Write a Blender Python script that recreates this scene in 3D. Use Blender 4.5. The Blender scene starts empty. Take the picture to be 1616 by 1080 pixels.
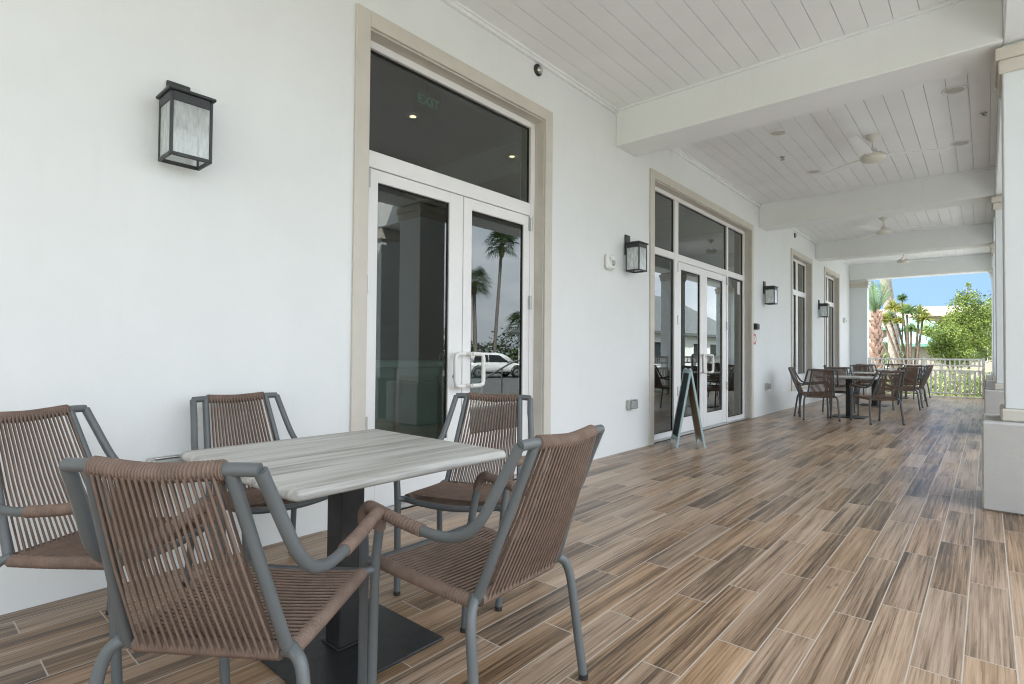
import bpy, math, random
from mathutils import Vector, Matrix
R = math.radians
random.seed(7)
S = bpy.context.scene
COL = S.collection
H = 1.14            # eye height of the photographer

# ------------------------------------------------------------------ helpers
class MB:
    """collects geometry for ONE mesh object"""
    def __init__(s): s.V = []; s.F = []; s.SM = []
    def add(s, vs, fs, smooth=False):
        n = len(s.V); s.V += [tuple(v) for v in vs]
        s.F += [tuple(i + n for i in f) for f in fs]; s.SM += [smooth] * len(fs)
        return s
    def box(s, x0, x1, y0, y1, z0, z1):
        v = [(x, y, z) for z in (z0, z1) for y in (y0, y1) for x in (x0, x1)]
        return s.add(v, [(0, 2, 3, 1), (4, 5, 7, 6), (0, 1, 5, 4), (2, 6, 7, 3), (0, 4, 6, 2), (1, 3, 7, 5)])
    def bbox(s, x0, x1, y0, y1, z0, z1, b=0.006):
        """box with chamfered edges"""
        X, Y, Z = (x0, x1), (y0, y1), (z0, z1); vs = []; ix = {}
        for i in (0, 1):
            for j in (0, 1):
                for k in (0, 1):
                    sx, sy, sz = (b, -b)[i], (b, -b)[j], (b, -b)[k]
                    for a in range(3):
                        p = [X[i] + (0 if a == 0 else sx), Y[j] + (0 if a == 1 else sy), Z[k] + (0 if a == 2 else sz)]
                        ix[i, j, k, a] = len(vs); vs.append(p)
        f = []
        def q(l): f.append(tuple(ix[t] for t in l))
        for a in range(3):
            o = [t for t in range(3) if t != a]
            for e in (0, 1):
                l = []
                for (u, w) in ((0, 0), (1, 0), (1, 1), (0, 1)):
                    c = [0, 0, 0]; c[a] = e; c[o[0]] = u; c[o[1]] = w; l.append((*c, a))
                if (e == 1) != (a != 1): l = l[::-1]
                q(l)
        for a in range(3):
            o = [t for t in range(3) if t != a]
            for u in (0, 1):
                for w in (0, 1):
                    c0 = [0, 0, 0]; c1 = [0, 0, 0]
                    c0[o[0]] = c1[o[0]] = u; c0[o[1]] = c1[o[1]] = w; c1[a] = 1
                    q([(*c0, o[0]), (*c1, o[0]), (*c1, o[1]), (*c0, o[1])])
        for i in (0, 1):
            for j in (0, 1):
                for k in (0, 1): q([(i, j, k, 0), (i, j, k, 1), (i, j, k, 2)])
        return s.add(vs, f)
    def tube(s, pts, r, n=10, cap=True, smooth=True):
        pts = [Vector(p) for p in pts]; m = len(pts)
        rr = r if isinstance(r, (list, tuple)) else [r] * m
        vs = []; up = None
        for i, p in enumerate(pts):
            t = (pts[min(i + 1, m - 1)] - pts[max(i - 1, 0)]).normalized()
            if up is None:
                up = Vector((0, 0, 1)) if abs(t.z) < .9 else Vector((1, 0, 0))
            u = (up - t * up.dot(t)).normalized(); up = u; w = t.cross(u)
            for k in range(n):
                a = 2 * math.pi * k / n
                vs.append(p + (u * math.cos(a) + w * math.sin(a)) * rr[i])
        fs = [(i * n + k, i * n + (k + 1) % n, (i + 1) * n + (k + 1) % n, (i + 1) * n + k) for i in range(m - 1) for k in range(n)]
        s.add(vs, fs, smooth)
        if cap: s.add(vs[:n], [tuple(range(n - 1, -1, -1))]); s.add(vs[-n:], [tuple(range(n))])
        return s
    def lathe(s, prof, c=(0, 0, 0), n=24, axis='z', smooth=True):
        vs = []
        for r, h in prof:
            for k in range(n):
                a = 2 * math.pi * k / n; x, y = r * math.cos(a), r * math.sin(a)
                p = {'z': (x, y, h), 'x': (h, x, y), 'y': (y, h, x)}[axis]
                vs.append((p[0] + c[0], p[1] + c[1], p[2] + c[2]))
        fs = [(i * n + k, i * n + (k + 1) % n, (i + 1) * n + (k + 1) % n, (i + 1) * n + k) for i in range(len(prof) - 1) for k in range(n)]
        s.add(vs, fs, smooth)
        s.add(vs[:n], [tuple(range(n - 1, -1, -1))]); s.add(vs[-n:], [tuple(range(n))]); return s
    def prism(s, poly, a0, a1, axis='y'):
        """poly in the plane across axis, extruded from a0 to a1"""
        n = len(poly)
        def P(p, a): return {'y': (p[0], a, p[1]), 'x': (a, p[0], p[1]), 'z': (p[0], p[1], a)}[axis]
        vs = [P(p, a0) for p in poly] + [P(p, a1) for p in poly]
        return s.add(vs, [tuple(range(n - 1, -1, -1)), tuple(range(n, 2 * n))] + [(i, (i + 1) % n, n + (i + 1) % n, n + i) for i in range(n)])
    def xf(s, M):
        s.V = [tuple(M @ Vector(v)) for v in s.V]; return s

ORG = {}
def part(name, mb, m, parent=None, loc=None):
    me = bpy.data.meshes.new(name); o = bpy.data.objects.new(name, me); COL.objects.link(o)
    org = ORG.get(parent.name, Vector()) if parent else Vector(loc or (0, 0, 0))
    me.from_pydata([tuple(Vector(v) - org) for v in mb.V], [], mb.F)
    me.polygons.foreach_set('use_smooth', mb.SM)
    me.materials.append(m); me.update()
    if parent: o.parent = parent; ORG[o.name] = org
    else: o.location = org; ORG[o.name] = org
    return o
def tag(o, label=None, cat=None, group=None, kind=None):
    for k, v in (('label', label), ('category', cat), ('group', group), ('kind', kind)):
        if v: o[k] = v
    return o
def thing(name, label, cat, loc=(0, 0, 0), rz=0, group=None, local=False):
    """Empty at the base of a thing; local=True: its parts are modelled in its own axes, else in world axes"""
    o = bpy.data.objects.new(name, None); COL.objects.link(o); o.empty_display_size = .1
    o.location = loc; o.rotation_euler.z = rz
    ORG[o.name] = Vector() if local else Vector(loc)
    return tag(o, label, cat, group)
def structure(name, mb, m, loc=None): return tag(part(name, mb, m, None, loc), kind='structure')
def copy_tree(o, parent=None):
    c = o.copy(); COL.objects.link(c)
    if parent: c.parent = parent
    for ch in o.children: copy_tree(ch, c)
    return c
def spline(P, k=6):
    P = [Vector(p) for p in P]; out = []
    for i in range(len(P) - 1):
        a, b, c, d = P[max(i - 1, 0)], P[i], P[i + 1], P[min(i + 2, len(P) - 1)]
        for j in range(k):
            t = j / k
            out.append(.5 * ((2 * b) + (c - a) * t + (2 * a - 5 * b + 4 * c - d) * t * t + (3 * b - a - 3 * c + d) * t ** 3))
    return out + [P[-1]]

# ------------------------------------------------------------------ materials
def nodes(name):
    m = bpy.data.materials.new(name); m.use_nodes = True
    nt = m.node_tree; b = nt.nodes['Principled BSDF']
    def N(t, **k):
        n = nt.nodes.new('ShaderNode' + t)
        for a, v in k.items():
            if a in n.inputs: n.inputs[a].default_value = v
            else: setattr(n, a, v)
        return n
    def L(a, b_): nt.links.new(a, b_)
    return m, nt, b, N, L
def ramp(N, stops):
    r = N('ValToRGB'); e = r.color_ramp.elements
    while len(e) < len(stops): e.new(.5)
    for x, (p, c) in zip(e, stops): x.position = p; x.color = (*c, 1)
    return r
def mat(name, col, rough=.6, metal=0, var=.12, vs=6, bump=.0, bs=60, spec=.5, coat=0, rv=0):
    """plain surface with slight procedural unevenness in tone, gloss and relief"""
    m, nt, b, N, L = nodes(name)
    tc = N('TexCoord'); n = N('TexNoise', Scale=vs, Detail=5.0); L(tc.outputs['Object'], n.inputs['Vector'])
    c = Vector(col); r = ramp(N, [(.3, tuple(c * (1 - var))), (.7, tuple(c * (1 + var * .6)))])
    L(n.outputs['Fac'], r.inputs[0]); L(r.outputs[0], b.inputs['Base Color'])
    b.inputs['Roughness'].default_value = rough; b.inputs['Metallic'].default_value = metal
    b.inputs['Specular IOR Level'].default_value = spec; b.inputs['Coat Weight'].default_value = coat
    if rv:
        mr = N('MapRange'); mr.inputs[3].default_value = rough - rv; mr.inputs[4].default_value = rough + rv
        n3 = N('TexNoise', Scale=vs * 2.7, Detail=3.0); L(tc.outputs['Object'], n3.inputs['Vector'])
        L(n3.outputs['Fac'], mr.inputs[0]); L(mr.outputs[0], b.inputs['Roughness'])
    if bump:
        n2 = N('TexNoise', Scale=bs, Detail=4.0); L(tc.outputs['Object'], n2.inputs['Vector'])
        bp = N('Bump', Strength=bump, Distance=.01); L(n2.outputs['Fac'], bp.inputs['Height']); L(bp.outputs[0], b.inputs['Normal'])
    return m
def leaf_mat(name, c1, c2, vs=1.2, trans=.35):
    m, nt, b, N, L = nodes(name)
    tc = N('TexCoord'); n = N('TexNoise', Scale=vs, Detail=4.0); L(tc.outputs['Object'], n.inputs['Vector'])
    r = ramp(N, [(.35, c1), (.65, c2)]); L(n.outputs['Fac'], r.inputs[0]); L(r.outputs[0], b.inputs['Base Color'])
    b.inputs['Roughness'].default_value = .5; b.inputs['Specular IOR Level'].default_value = .3
    t = N('BsdfTranslucent'); L(r.outputs[0], t.inputs['Color'])
    mx = N('MixShader', Fac=trans); L(b.outputs[0], mx.inputs[1]); L(t.outputs[0], mx.inputs[2])
    L(mx.outputs[0], nt.nodes['Material Output'].inputs[0]); return m
def glass_mat(name, tint, boost, bump=0, bs=40, extra=.02):
    """thin pane: tinted see-through plus a mirror coat that grows with the viewing angle"""
    m, nt, b, N, L = nodes(name); nt.nodes.remove(b)
    t = N('BsdfTransparent', Color=(*tint, 1)); g = N('BsdfGlossy', Color=(.93, .97, .96, 1), Roughness=0.0)
    lw = N('Fresnel', IOR=1.5)
    ma = N('Math', operation='MULTIPLY_ADD', use_clamp=True); L(lw.outputs[0], ma.inputs[0])
    ma.inputs[1].default_value = boost; ma.inputs[2].default_value = extra
    if bump:
        tc = N('TexCoord'); mp = N('Mapping'); mp.inputs['Scale'].default_value = (1, 1, .35); n2 = N('TexNoise', Scale=bs, Detail=3.0)
        L(tc.outputs['Object'], mp.inputs[0]); L(mp.outputs[0], n2.inputs['Vector'])
        bp = N('Bump', Strength=bump, Distance=.01); L(n2.outputs['Fac'], bp.inputs['Height'])
        L(bp.outputs[0], g.inputs['Normal']); L(bp.outputs[0], lw.inputs['Normal'])
    geo = N('NewGeometry'); fr = N('Math', operation='SUBTRACT'); fr.inputs[0].default_value = 1.0; L(geo.outputs['Backfacing'], fr.inputs[1])
    fm = N('Math', operation='MULTIPLY'); L(ma.outputs[0], fm.inputs[0]); L(fr.outputs[0], fm.inputs[1])
    mx = N('MixShader'); L(fm.outputs[0], mx.inputs[0]); L(t.outputs[0], mx.inputs[1]); L(g.outputs[0], mx.inputs[2])
    L(mx.outputs[0], nt.nodes['Material Output'].inputs[0]); return m
def seeded_glass(name):
    m = glass_mat(name, (.92, .95, .95), 1.0, .14, 38, .04); nt = m.node_tree; o = nt.nodes['Material Output']; src = o.inputs[0].links[0].from_socket
    d = nt.nodes.new('ShaderNodeBsdfTranslucent'); d.inputs[0].default_value = (.9, .93, .93, 1); df = nt.nodes.new('ShaderNodeBsdfDiffuse'); df.inputs[0].default_value = (.8, .83, .83, 1)
    m1 = nt.nodes.new('ShaderNodeMixShader'); nt.links.new(d.outputs[0], m1.inputs[1]); nt.links.new(df.outputs[0], m1.inputs[2])
    tc = nt.nodes.new('ShaderNodeTexCoord'); mp = nt.nodes.new('ShaderNodeMapping'); mp.inputs['Scale'].default_value = (1, 1, .22); n = nt.nodes.new('ShaderNodeTexNoise'); n.inputs['Scale'].default_value = 60; n.inputs['Detail'].default_value = 5
    nt.links.new(tc.outputs['Object'], mp.inputs[0]); nt.links.new(mp.outputs[0], n.inputs['Vector'])
    mr = nt.nodes.new('ShaderNodeMapRange'); mr.inputs[1].default_value = .35; mr.inputs[2].default_value = .65; mr.inputs[3].default_value = .42; mr.inputs[4].default_value = .68; nt.links.new(n.outputs['Fac'], mr.inputs[0])
    m2 = nt.nodes.new('ShaderNodeMixShader'); nt.links.new(mr.outputs[0], m2.inputs[0]); nt.links.new(src, m2.inputs[1]); nt.links.new(m1.outputs[0], m2.inputs[2]); nt.links.new(m2.outputs[0], o.inputs[0]); return m
def emit_mat(name, col, st):
    m, nt, b, N, L = nodes(name); nt.nodes.remove(b)
    e = N('Emission', Color=(*col, 1), Strength=st); L(e.outputs[0], nt.nodes['Material Output'].inputs[0]); return m

def wood_tile_mat():
    """wood-look porcelain planks, 0.15 x 0.90 m, laid along the porch with pale grout"""
    m, nt, b, N, L = nodes('wood_tile')
    geo = N('NewGeometry'); sp = N('SeparateXYZ'); L(geo.outputs['Position'], sp.inputs[0])
    def M(op, a, b_=None, c=None, clamp=False):
        n = N('Math', operation=op, use_clamp=clamp)
        for i, v in enumerate((a, b_, c)):
            if v is None: continue
            if isinstance(v, (int, float)): n.inputs[i].default_value = v
            else: L(v, n.inputs[i])
        return n.outputs[0]
    X, Y = sp.outputs[0], sp.outputs[1]
    u = M('DIVIDE', M('SUBTRACT', X, .11), .15); row = M('FLOOR', u); fu = M('FRACT', u)
    wn = N('TexWhiteNoise', noise_dimensions='1D'); L(row, wn.inputs['W'])
    off = M('MULTIPLY_ADD', M('MODULO', M('ADD', row, 300.0), 3.0), .333, M('MULTIPLY', wn.outputs[0], .1))
    v = M('ADD', M('DIVIDE', M('SUBTRACT', Y, .33 + 18 * .0), .9), M('MULTIPLY', off, -1.0)); cell = M('FLOOR', v); fv = M('FRACT', v)
    idv = N('CombineXYZ'); L(row, idv.inputs[0]); L(cell, idv.inputs[1])
    w2 = N('TexWhiteNoise', noise_dimensions='3D'); L(idv.outputs[0], w2.inputs['Vector'])
    du = M('MULTIPLY', M('MINIMUM', fu, M('SUBTRACT', 1.0, fu)), .15)
    dv = M('MULTIPLY', M('MINIMUM', fv, M('SUBTRACT', 1.0, fv)), .9)
    dist = M('MINIMUM', du, dv)
    gr = N('MapRange', interpolation_type='SMOOTHSTEP'); L(dist, gr.inputs[0])
    gr.inputs[1].default_value = .0016; gr.inputs[2].default_value = .0031
    # grain coordinates: shifted at random in every plank, stretched along the plank
    offv = N('VectorMath', operation='SCALE'); L(w2.outputs['Color'], offv.inputs[0]); offv.inputs['Scale'].default_value = 37.0
    ad = N('VectorMath', operation='ADD'); L(geo.outputs['Position'], ad.inputs[0]); L(offv.outputs[0], ad.inputs[1])
    def stretched(sx, sy, sc, det, dis=0.0, ro=.6):
        mp = N('Mapping'); mp.inputs['Scale'].default_value = (sx, sy, 1); L(ad.outputs[0], mp.inputs[0])
        n = N('TexNoise', Scale=sc, Detail=det, Roughness=ro, Distortion=dis); L(mp.outputs[0], n.inputs['Vector']); return n.outputs['Fac']
    broad = stretched(12, .6, 1.0, 3, .5, .5); mid = stretched(46, .9, 1.0, 3, .5, .55); fine = stretched(170, 2.2, 1.0, 3, 0.0, .6)
    mp = N('Mapping'); mp.inputs['Scale'].default_value = (1, .13, 1); L(ad.outputs[0], mp.inputs[0])
    wv = N('TexWave', wave_type='RINGS', rings_direction='X', Scale=5.0, Distortion=7.0, Detail=3.0); wv.inputs['Detail Scale'].default_value = 1.3
    L(mp.outputs[0], wv.inputs['Vector'])
    mb_ = N('Mapping'); mb_.inputs['Scale'].default_value = (1, .055, 1); L(ad.outputs[0], mb_.inputs[0])
    wb = N('TexWave', wave_type='BANDS', bands_direction='X', wave_profile='SAW', Scale=13.0, Distortion=9.0, Detail=4.0); wb.inputs['Detail Scale'].default_value = 2.2; wb.inputs['Detail Roughness'].default_value = .62
    L(mb_.outputs[0], wb.inputs['Vector'])
    tone = M('ADD', M('ADD', M('MULTIPLY', broad, .54), M('MULTIPLY', mid, .40)), M('ADD', M('MULTIPLY', wb.outputs['Fac'], .07), M('MULTIPLY_ADD', fine, .50, -.205)))
    tone = M('ADD', tone, M('MULTIPLY', M('SUBTRACT', w2.outputs['Value'], .5), .14))
    r = ramp(N, [(.37, (.060, .039, .026)), (.455, (.150, .099, .062)), (.54, (.272, .187, .124)), (.66, (.39, .281, .20)), (.84, (.48, .365, .27))])
    L(tone, r.inputs[0])
    hs = N('HueSaturation'); L(r.outputs[0], hs.inputs['Color']); sc = N('SeparateColor'); L(w2.outputs['Color'], sc.inputs[0])
    L(M('MULTIPLY_ADD', sc.outputs[1], .25, .95), hs.inputs['Saturation']); L(M('MULTIPLY_ADD', sc.outputs[2], .3, .86), hs.inputs['Value'])
    # dark knots
    vk = N('TexVoronoi', Scale=1.0); mk = N('Mapping'); mk.inputs['Scale'].default_value = (7, 2.6, 1); L(ad.outputs[0], mk.inputs[0]); L(mk.outputs[0], vk.inputs['Vector'])
    kn = N('MapRange', interpolation_type='SMOOTHSTEP'); L(vk.outputs['Distance'], kn.inputs[0]); kn.inputs[1].default_value = .02; kn.inputs[2].default_value = .11
    kn.inputs[3].default_value = .55; kn.inputs[4].default_value = 1.0
    km = N('Mix', data_type='RGBA', blend_type='MULTIPLY'); km.inputs[0].default_value = 1; L(hs.outputs[0], km.inputs[6]); L(kn.outputs[0], km.inputs[7])
    mx = N('Mix', data_type='RGBA'); L(gr.outputs[0], mx.inputs[0]); mx.inputs[6].default_value = (.47, .415, .36, 1); L(km.outputs[2], mx.inputs[7])
    L(mx.outputs[2], b.inputs['Base Color'])
    ln = N('TexNoise', Scale=1.7, Detail=4.0); L(geo.outputs['Position'], ln.inputs['Vector'])
    rg = M('ADD', M('MULTIPLY', fine, .14), M('MULTIPLY_ADD', ln.outputs['Fac'], .14, .18)); L(rg, b.inputs['Roughness'])
    b.inputs['Specular IOR Level'].default_value = .5; b.inputs['Coat Weight'].default_value = .0
    hgt = M('ADD', M('MULTIPLY', gr.outputs[0], .8), M('ADD', M('MULTIPLY', mid, .12), M('MULTIPLY', fine, .10)))
    tilt = M('MULTIPLY', sc.outputs[0], .2)
    bp = N('Bump', Strength=.22, Distance=.0025); L(M('ADD', hgt, tilt), bp.inputs['Height']); L(bp.outputs[0], b.inputs['Normal'])
    return m
def weathered_wood_mat():
    m, nt, b, N, L = nodes('weathered_table_wood')
    tc = N('TexCoord')
    def st(sx, sy, det, dis):
        mp = N('Mapping'); mp.inputs['Scale'].default_value = (sx, sy, sx); L(tc.outputs['Object'], mp.inputs[0])
        n = N('TexNoise', Scale=1.0, Detail=det, Distortion=dis); L(mp.outputs[0], n.inputs['Vector']); return n.outputs['Fac']
    a = st(16, 1.0, 5, .6); c = st(70, 2.2, 4, .4); f = st(260, 9, 2, 0)
    def M(op, x, y):
        n = N('Math', operation=op)
        for i, v in enumerate((x, y)):
            if isinstance(v, (int, float)): n.inputs[i].default_value = v
            else: L(v, n.inputs[i])
        return n.outputs[0]
    t = M('ADD', M('ADD', M('MULTIPLY', a, .55), M('MULTIPLY', c, .3)), M('MULTIPLY', f, .15))
    r = ramp(N, [(.36, (.18, .175, .158)), (.45, (.325, .318, .298)), (.55, (.455, .45, .43)), (.70, (.575, .572, .555))]); L(t, r.inputs[0])
    L(r.outputs[0], b.inputs['Base Color']); b.inputs['Roughness'].default_value = .5
    bp = N('Bump', Strength=.3, Distance=.002); L(t, bp.inputs['Height']); L(bp.outputs[0], b.inputs['Normal']); return m
def stucco_mat(name, col, bump=.25):
    m, nt, b, N, L = nodes(name)
    geo = N('NewGeometry'); n = N('TexNoise', Scale=1.1, Detail=6.0, Roughness=.65); L(geo.outputs['Position'], n.inputs['Vector'])
    c = Vector(col); r = ramp(N, [(.3, tuple(c * .955)), (.7, tuple(c * 1.015))]); L(n.outputs['Fac'], r.inputs[0])
    # faint drips and scuffs
    mp = N('Mapping'); mp.inputs['Scale'].default_value = (5, 5, .7); L(geo.outputs['Position'], mp.inputs[0])
    n4 = N('TexNoise', Scale=2.0, Detail=5.0); L(mp.outputs[0], n4.inputs['Vector'])
    r2 = ramp(N, [(.60, (1, 1, 1)), (.80, (.965, .965, .96))]); L(n4.outputs['Fac'], r2.inputs[0])
    mx = N('Mix', data_type='RGBA', blend_type='MULTIPLY'); mx.inputs[0].default_value = 1; L(r.outputs[0], mx.inputs[6]); L(r2.outputs[0], mx.inputs[7])
    L(mx.outputs[2], b.inputs['Base Color'])
    b.inputs['Roughness'].default_value = .75; b.inputs['Specular IOR Level'].default_value = .25
    n2 = N('TexNoise', Scale=55.0, Detail=5.0); L(geo.outputs['Position'], n2.inputs['Vector'])
    n3 = N('TexNoise', Scale=4.0, Detail=2.0); L(geo.outputs['Position'], n3.inputs['Vector'])
    ad = N('Math', operation='MULTIPLY_ADD'); L(n3.outputs['Fac'], ad.inputs[0]); ad.inputs[1].default_value = 3.0; L(n2.outputs['Fac'], ad.inputs[2])
    bp = N('Bump', Strength=bump, Distance=.004); L(ad.outputs[0], bp.inputs['Height']); L(bp.outputs[0], b.inputs['Normal']); return m

WHITE = (.80, .80, .79)
M_wall = stucco_mat('white_stucco', (.76, .782, .786))
M_col = stucco_mat('white_column_stucco', (.69, .725, .735), .15)
M_beam = stucco_mat('white_beam_paint', (.795, .815, .812), .12)
M_ped = stucco_mat('grey_pedestal_stucco', (.47, .465, .455), .3)
M_tan = mat('tan_trim_paint', (.58, .548, .492), .6, var=.05, bump=.06, bs=90)
M_board = mat('white_ceiling_boards', (.815, .825, .822), .55, var=.035, vs=2.2, bump=.04, bs=30)
M_shadowgap = mat('ceiling_gap', (.72, .71, .70), .8)
M_alu = mat('white_aluminium', (.80, .80, .80), .38, var=.03, vs=3)
M_gasket = mat('black_gasket', (.012, .012, .012), .6)
M_glass = glass_mat('tinted_door_glass', (.55, .60, .575), 1.9, extra=.045)
M_lglass = seeded_glass('seeded_lantern_glass')
M_steel = mat('brushed_steel', (.5, .5, .49), .35, 1, var=.1)
M_black = mat('black_powder_coat', (.018, .018, .019), .42, var=.3, vs=14, bump=.1, bs=220, rv=.08)
M_lantern = mat('charcoal_lantern_metal', (.03, .032, .034), .45, var=.25, vs=30)
M_tube = mat('grey_chair_frame', (.104, .115, .120), .42, var=.06, vs=9, rv=.05)
M_foot = mat('black_plastic_foot', (.02, .02, .02), .5)
M_rope = mat('brown_rope', (.195, .139, .111), .8, var=.16, vs=22, bump=.3, bs=420, spec=.25)
M_table = weathered_wood_mat()
M_floor = wood_tile_mat()
M_white = mat('white_plastic', (.78, .78, .76), .4, var=.03)
M_fan = mat('white_fan_enamel', (.64, .625, .55), .4, var=.04)
M_rail = mat('white_railing_paint', (.78, .78, .76), .45, var=.05)
M_teal = mat('pale_teal_paint', (.40, .55, .57), .5, var=.12, vs=14, bump=.1)
M_chalk = mat('chalkboard', (.022, .027, .032), .62, var=.35, vs=7)
M_kraft = mat('brown_hardboard', (.40, .29, .20), .75, var=.12, vs=30)
M_red = mat('red_print', (.55, .05, .05), .45)
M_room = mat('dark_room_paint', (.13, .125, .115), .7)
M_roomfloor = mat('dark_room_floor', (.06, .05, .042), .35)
M_lamp = emit_mat('lit_downlight', (1, .72, .42), 1.5)
M_exit = emit_mat('lit_green_letters', (.03, .75, .35), .055)
M_asphalt = mat('asphalt', (.11, .11, .112), .85, var=.25, vs=2, bump=.3, bs=80)
M_line = mat('road_paint', (.7, .7, .68), .6)
M_conc = mat('concrete', (.52, .505, .48), .8, var=.12, vs=1.5, bump=.2, bs=30)
M_grass = mat('lawn', (.16, .165, .085), .9, var=.4, vs=2.5, bump=.6, bs=30)
M_bark = mat('grey_palm_bark', (.22, .20, .18), .9, var=.35, vs=9, bump=.6, bs=25)
M_bark2 = mat('dark_stem_bark', (.115, .085, .062), .9, var=.35, vs=9, bump=.5, bs=25)
M_boot = mat('pinkish_palm_boots', (.42, .29, .235), .9, var=.4, vs=5, bump=.6, bs=20)
M_leaf = leaf_mat('bright_leaves', (.045, .085, .014), (.22, .29, .06), 4.0)
M_leafd = leaf_mat('dark_leaves', (.022, .05, .012), (.06, .10, .022), trans=.2)
M_palm = leaf_mat('palm_fronds', (.08, .15, .06), (.22, .31, .13))
M_yucca = leaf_mat('yellow_green_blades', (.15, .19, .04), (.36, .34, .10))
M_shingle = mat('grey_shingles', (.12, .13, .135), .85, var=.3, vs=5, bump=.5, bs=18)
M_aqua = mat('aqua_metal_roof', (.11, .25, .23), .45, var=.06)
M_cream = mat('cream_render', (.27, .25, .22), .8, var=.06)
M_houseglass = mat('house_window_glass', (.03, .04, .045), .1)
M_carp = mat('white_car_paint', (.78, .79, .80), .25, var=.01, coat=1)
M_carg = mat('car_window', (.012, .014, .016), .05, var=0)
M_carb = mat('car_black_trim', (.02, .02, .02), .5)
M_tyre = mat('tyre_rubber', (.02, .02, .02), .8)

# ------------------------------------------------------------------ setting: ground, floor, ceiling
structure('ground', MB().box(-260, 260, -260, 320, -.75, -.45), M_grass)
structure('parking_lot', MB().box(9, 26.5, -12, 48, -.446, -.442), M_asphalt)
structure('pavement_and_bounce_strips', MB().box(4.32, 8.98, -14, 34, -.45, -.40).box(-12, 4.31, 20.25, 24.6, -.45, -.40).box(-6, 4.31, -14, -6.05, -.45, -.40), M_conc)  # sidewalk widened, strips at both ends added to bounce light into the porch
pl = MB()
for k in range(9): pl.box(20.2, 25.8, 6 + 2.75 * k, 6.1 + 2.75 * k, -.438, -.436)
structure('parking_line', pl, M_line)
structure('floor', MB().box(0, 4.3, -6, 20.2, -.45, 0), M_floor)
st_ = MB()
for k in range(2): st_.box(4.3 + .3 * k, 4.6 + .3 * k, 7.2, 10.2, -.399, -.13 - .13 * k)
structure('porch_step', st_, M_conc)

bays = [(-6, 5.44, .18), (5.90, 10.63, .27), (11.06, 15.06, .22), (15.50, 19.5, .30)]
cm = MB(); gp = MB()
for y0, y1, ph in bays:
    x = ph - .348
    while x < 3.29:
        a, b_ = max(x + .002, .001), min(x + .172, 3.288)
        if b_ > a + .01: cm.box(a, b_, y0 + .001, y1 - .001, 3.92, 3.938)
        x += .174
    gp.box(.0, 3.289, y0, y1, 3.9385, 3.96)
cm.box(3.803, 4.3, -6, 20.2, 3.92, 3.938)
structure('ceiling', cm, M_board); structure('ceiling_backing', gp, M_shadowgap)
structure('roof', MB().box(-9, 4.6, -6.2, 20.25, 4.001, 4.25), M_shingle)
tr = MB()
for y0, y1, ph in bays:
    tr.box(.0005, .028, y0 + .001, y1 - .001, 3.862, 3.9195)
    tr.box(.0005, .04, y0 + .001, y1 - .001, 3.895, 3.9195)
    for yy, d in ((y0, 1), (y1, -1)):
        if yy > -5: tr.box(.041, 3.288, min(yy, yy + d * .022), max(yy, yy + d * .022), 3.893, 3.9192)
structure('ceiling_trim', tr, M_beam)

# ------------------------------------------------------------------ long white wall with its openings
openings = [(2.145, 4.109, 0, 3.36), (6.38, 10.15, 0, 3.36), (12.91, 14.57, .47, 3.33), (16.11, 17.80, .47, 3.33)]
wm = MB(); y = -6.0
for a, b_, z0, z1 in openings:
    wm.box(-.30, 0, y, a, -.02, 4.0); wm.box(-.30, 0, a, b_, z1, 4.0)
    if z0: wm.box(-.30, 0, a, b_, -.02, z0)
    y = b_
wm.box(-.30, 0, y, 19.9, -.02, 4.0)
wm.box(-9, -.301, 19.6, 19.9, -.45, 4.0)
wall = tag(part('porch_wall', wm, M_wall), 'long white stucco wall of the porch holding the doors and windows', 'wall')

def beam(label, x0, x1, y0, y1, z0=3.5, z1=4.0, name='ceiling_beam', cat='beam', g='white cross beams under the porch ceiling'):
    return tag(part(name, MB().bbox(x0, x1, y0, y1, z0, z1, .008), M_beam, None, ((x0 + x1) / 2, (y0 + y1) / 2, z0)), label, cat, g)
beam('white cross beam nearest the camera, meeting the first column', .001, 3.289, 5.44, 5.90)
beam('white cross beam just past the wide door, between the first two ceiling fans', .001, 3.289, 10.63, 11.06)
beam('white cross beam between the two windows, in front of the smallest fan', .001, 3.289, 15.06, 15.50)
beam('white header beam above the open far end of the porch', .001, 3.289, 19.5, 19.9, 3.45)
beam('white edge beam running along the tops of the porch columns', 3.29, 3.80, -6, 20.2, name='edge_beam', g=None)

def column(label, yc):
    c = thing('porch_column', label, 'column', (3.545, yc, 0), 0, 'white porch columns on grey pedestals')
    part('pedestal', MB().bbox(3.15, 3.94, yc - .395, yc + .395, .001, .655, .012), M_ped, c)
    part('base_moulding', MB().bbox(3.26, 3.83, yc - .285, yc + .285, .656, .75, .012), M_tan, c)
    part('shaft', MB().bbox(3.285, 3.805, yc - .26, yc + .26, .751, 3.499, .006), M_col, c)
    cp = MB().bbox(3.262, 3.828, yc - .283, yc + .283, 3.28, 3.379, .006).bbox(3.243, 3.847, yc - .302, yc + .302, 3.38, 3.47, .006)
    part('capital', cp, M_tan, c); return c
column('white square column on a grey pedestal nearest the camera', 5.781)
column('white square column on a grey pedestal partly hidden behind the nearest column', 10.865)
column('white square column opposite the wall between the two windows', 15.28)
column('white square column at the far end beside the white railing', 19.65)
oc = thing('canopy_column', 'white square column standing outside the porch, reflected in the double door', 'column', (5.5, 6.45, -.40))
part('pedestal', MB().bbox(5.1, 5.9, 6.05, 6.85, -.399, .655, .012), M_ped, oc)
part('shaft', MB().bbox(5.24, 5.76, 6.19, 6.71, .656, 3.499, .006), M_col, oc)
part('capital', MB().bbox(5.2, 5.8, 6.15, 6.75, 3.28, 3.47, .006), M_tan, oc)
beam('white beam joining the outer column to the porch edge', 3.801, 5.8, 6.15, 6.75, name='canopy_beam', g=None)
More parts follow.
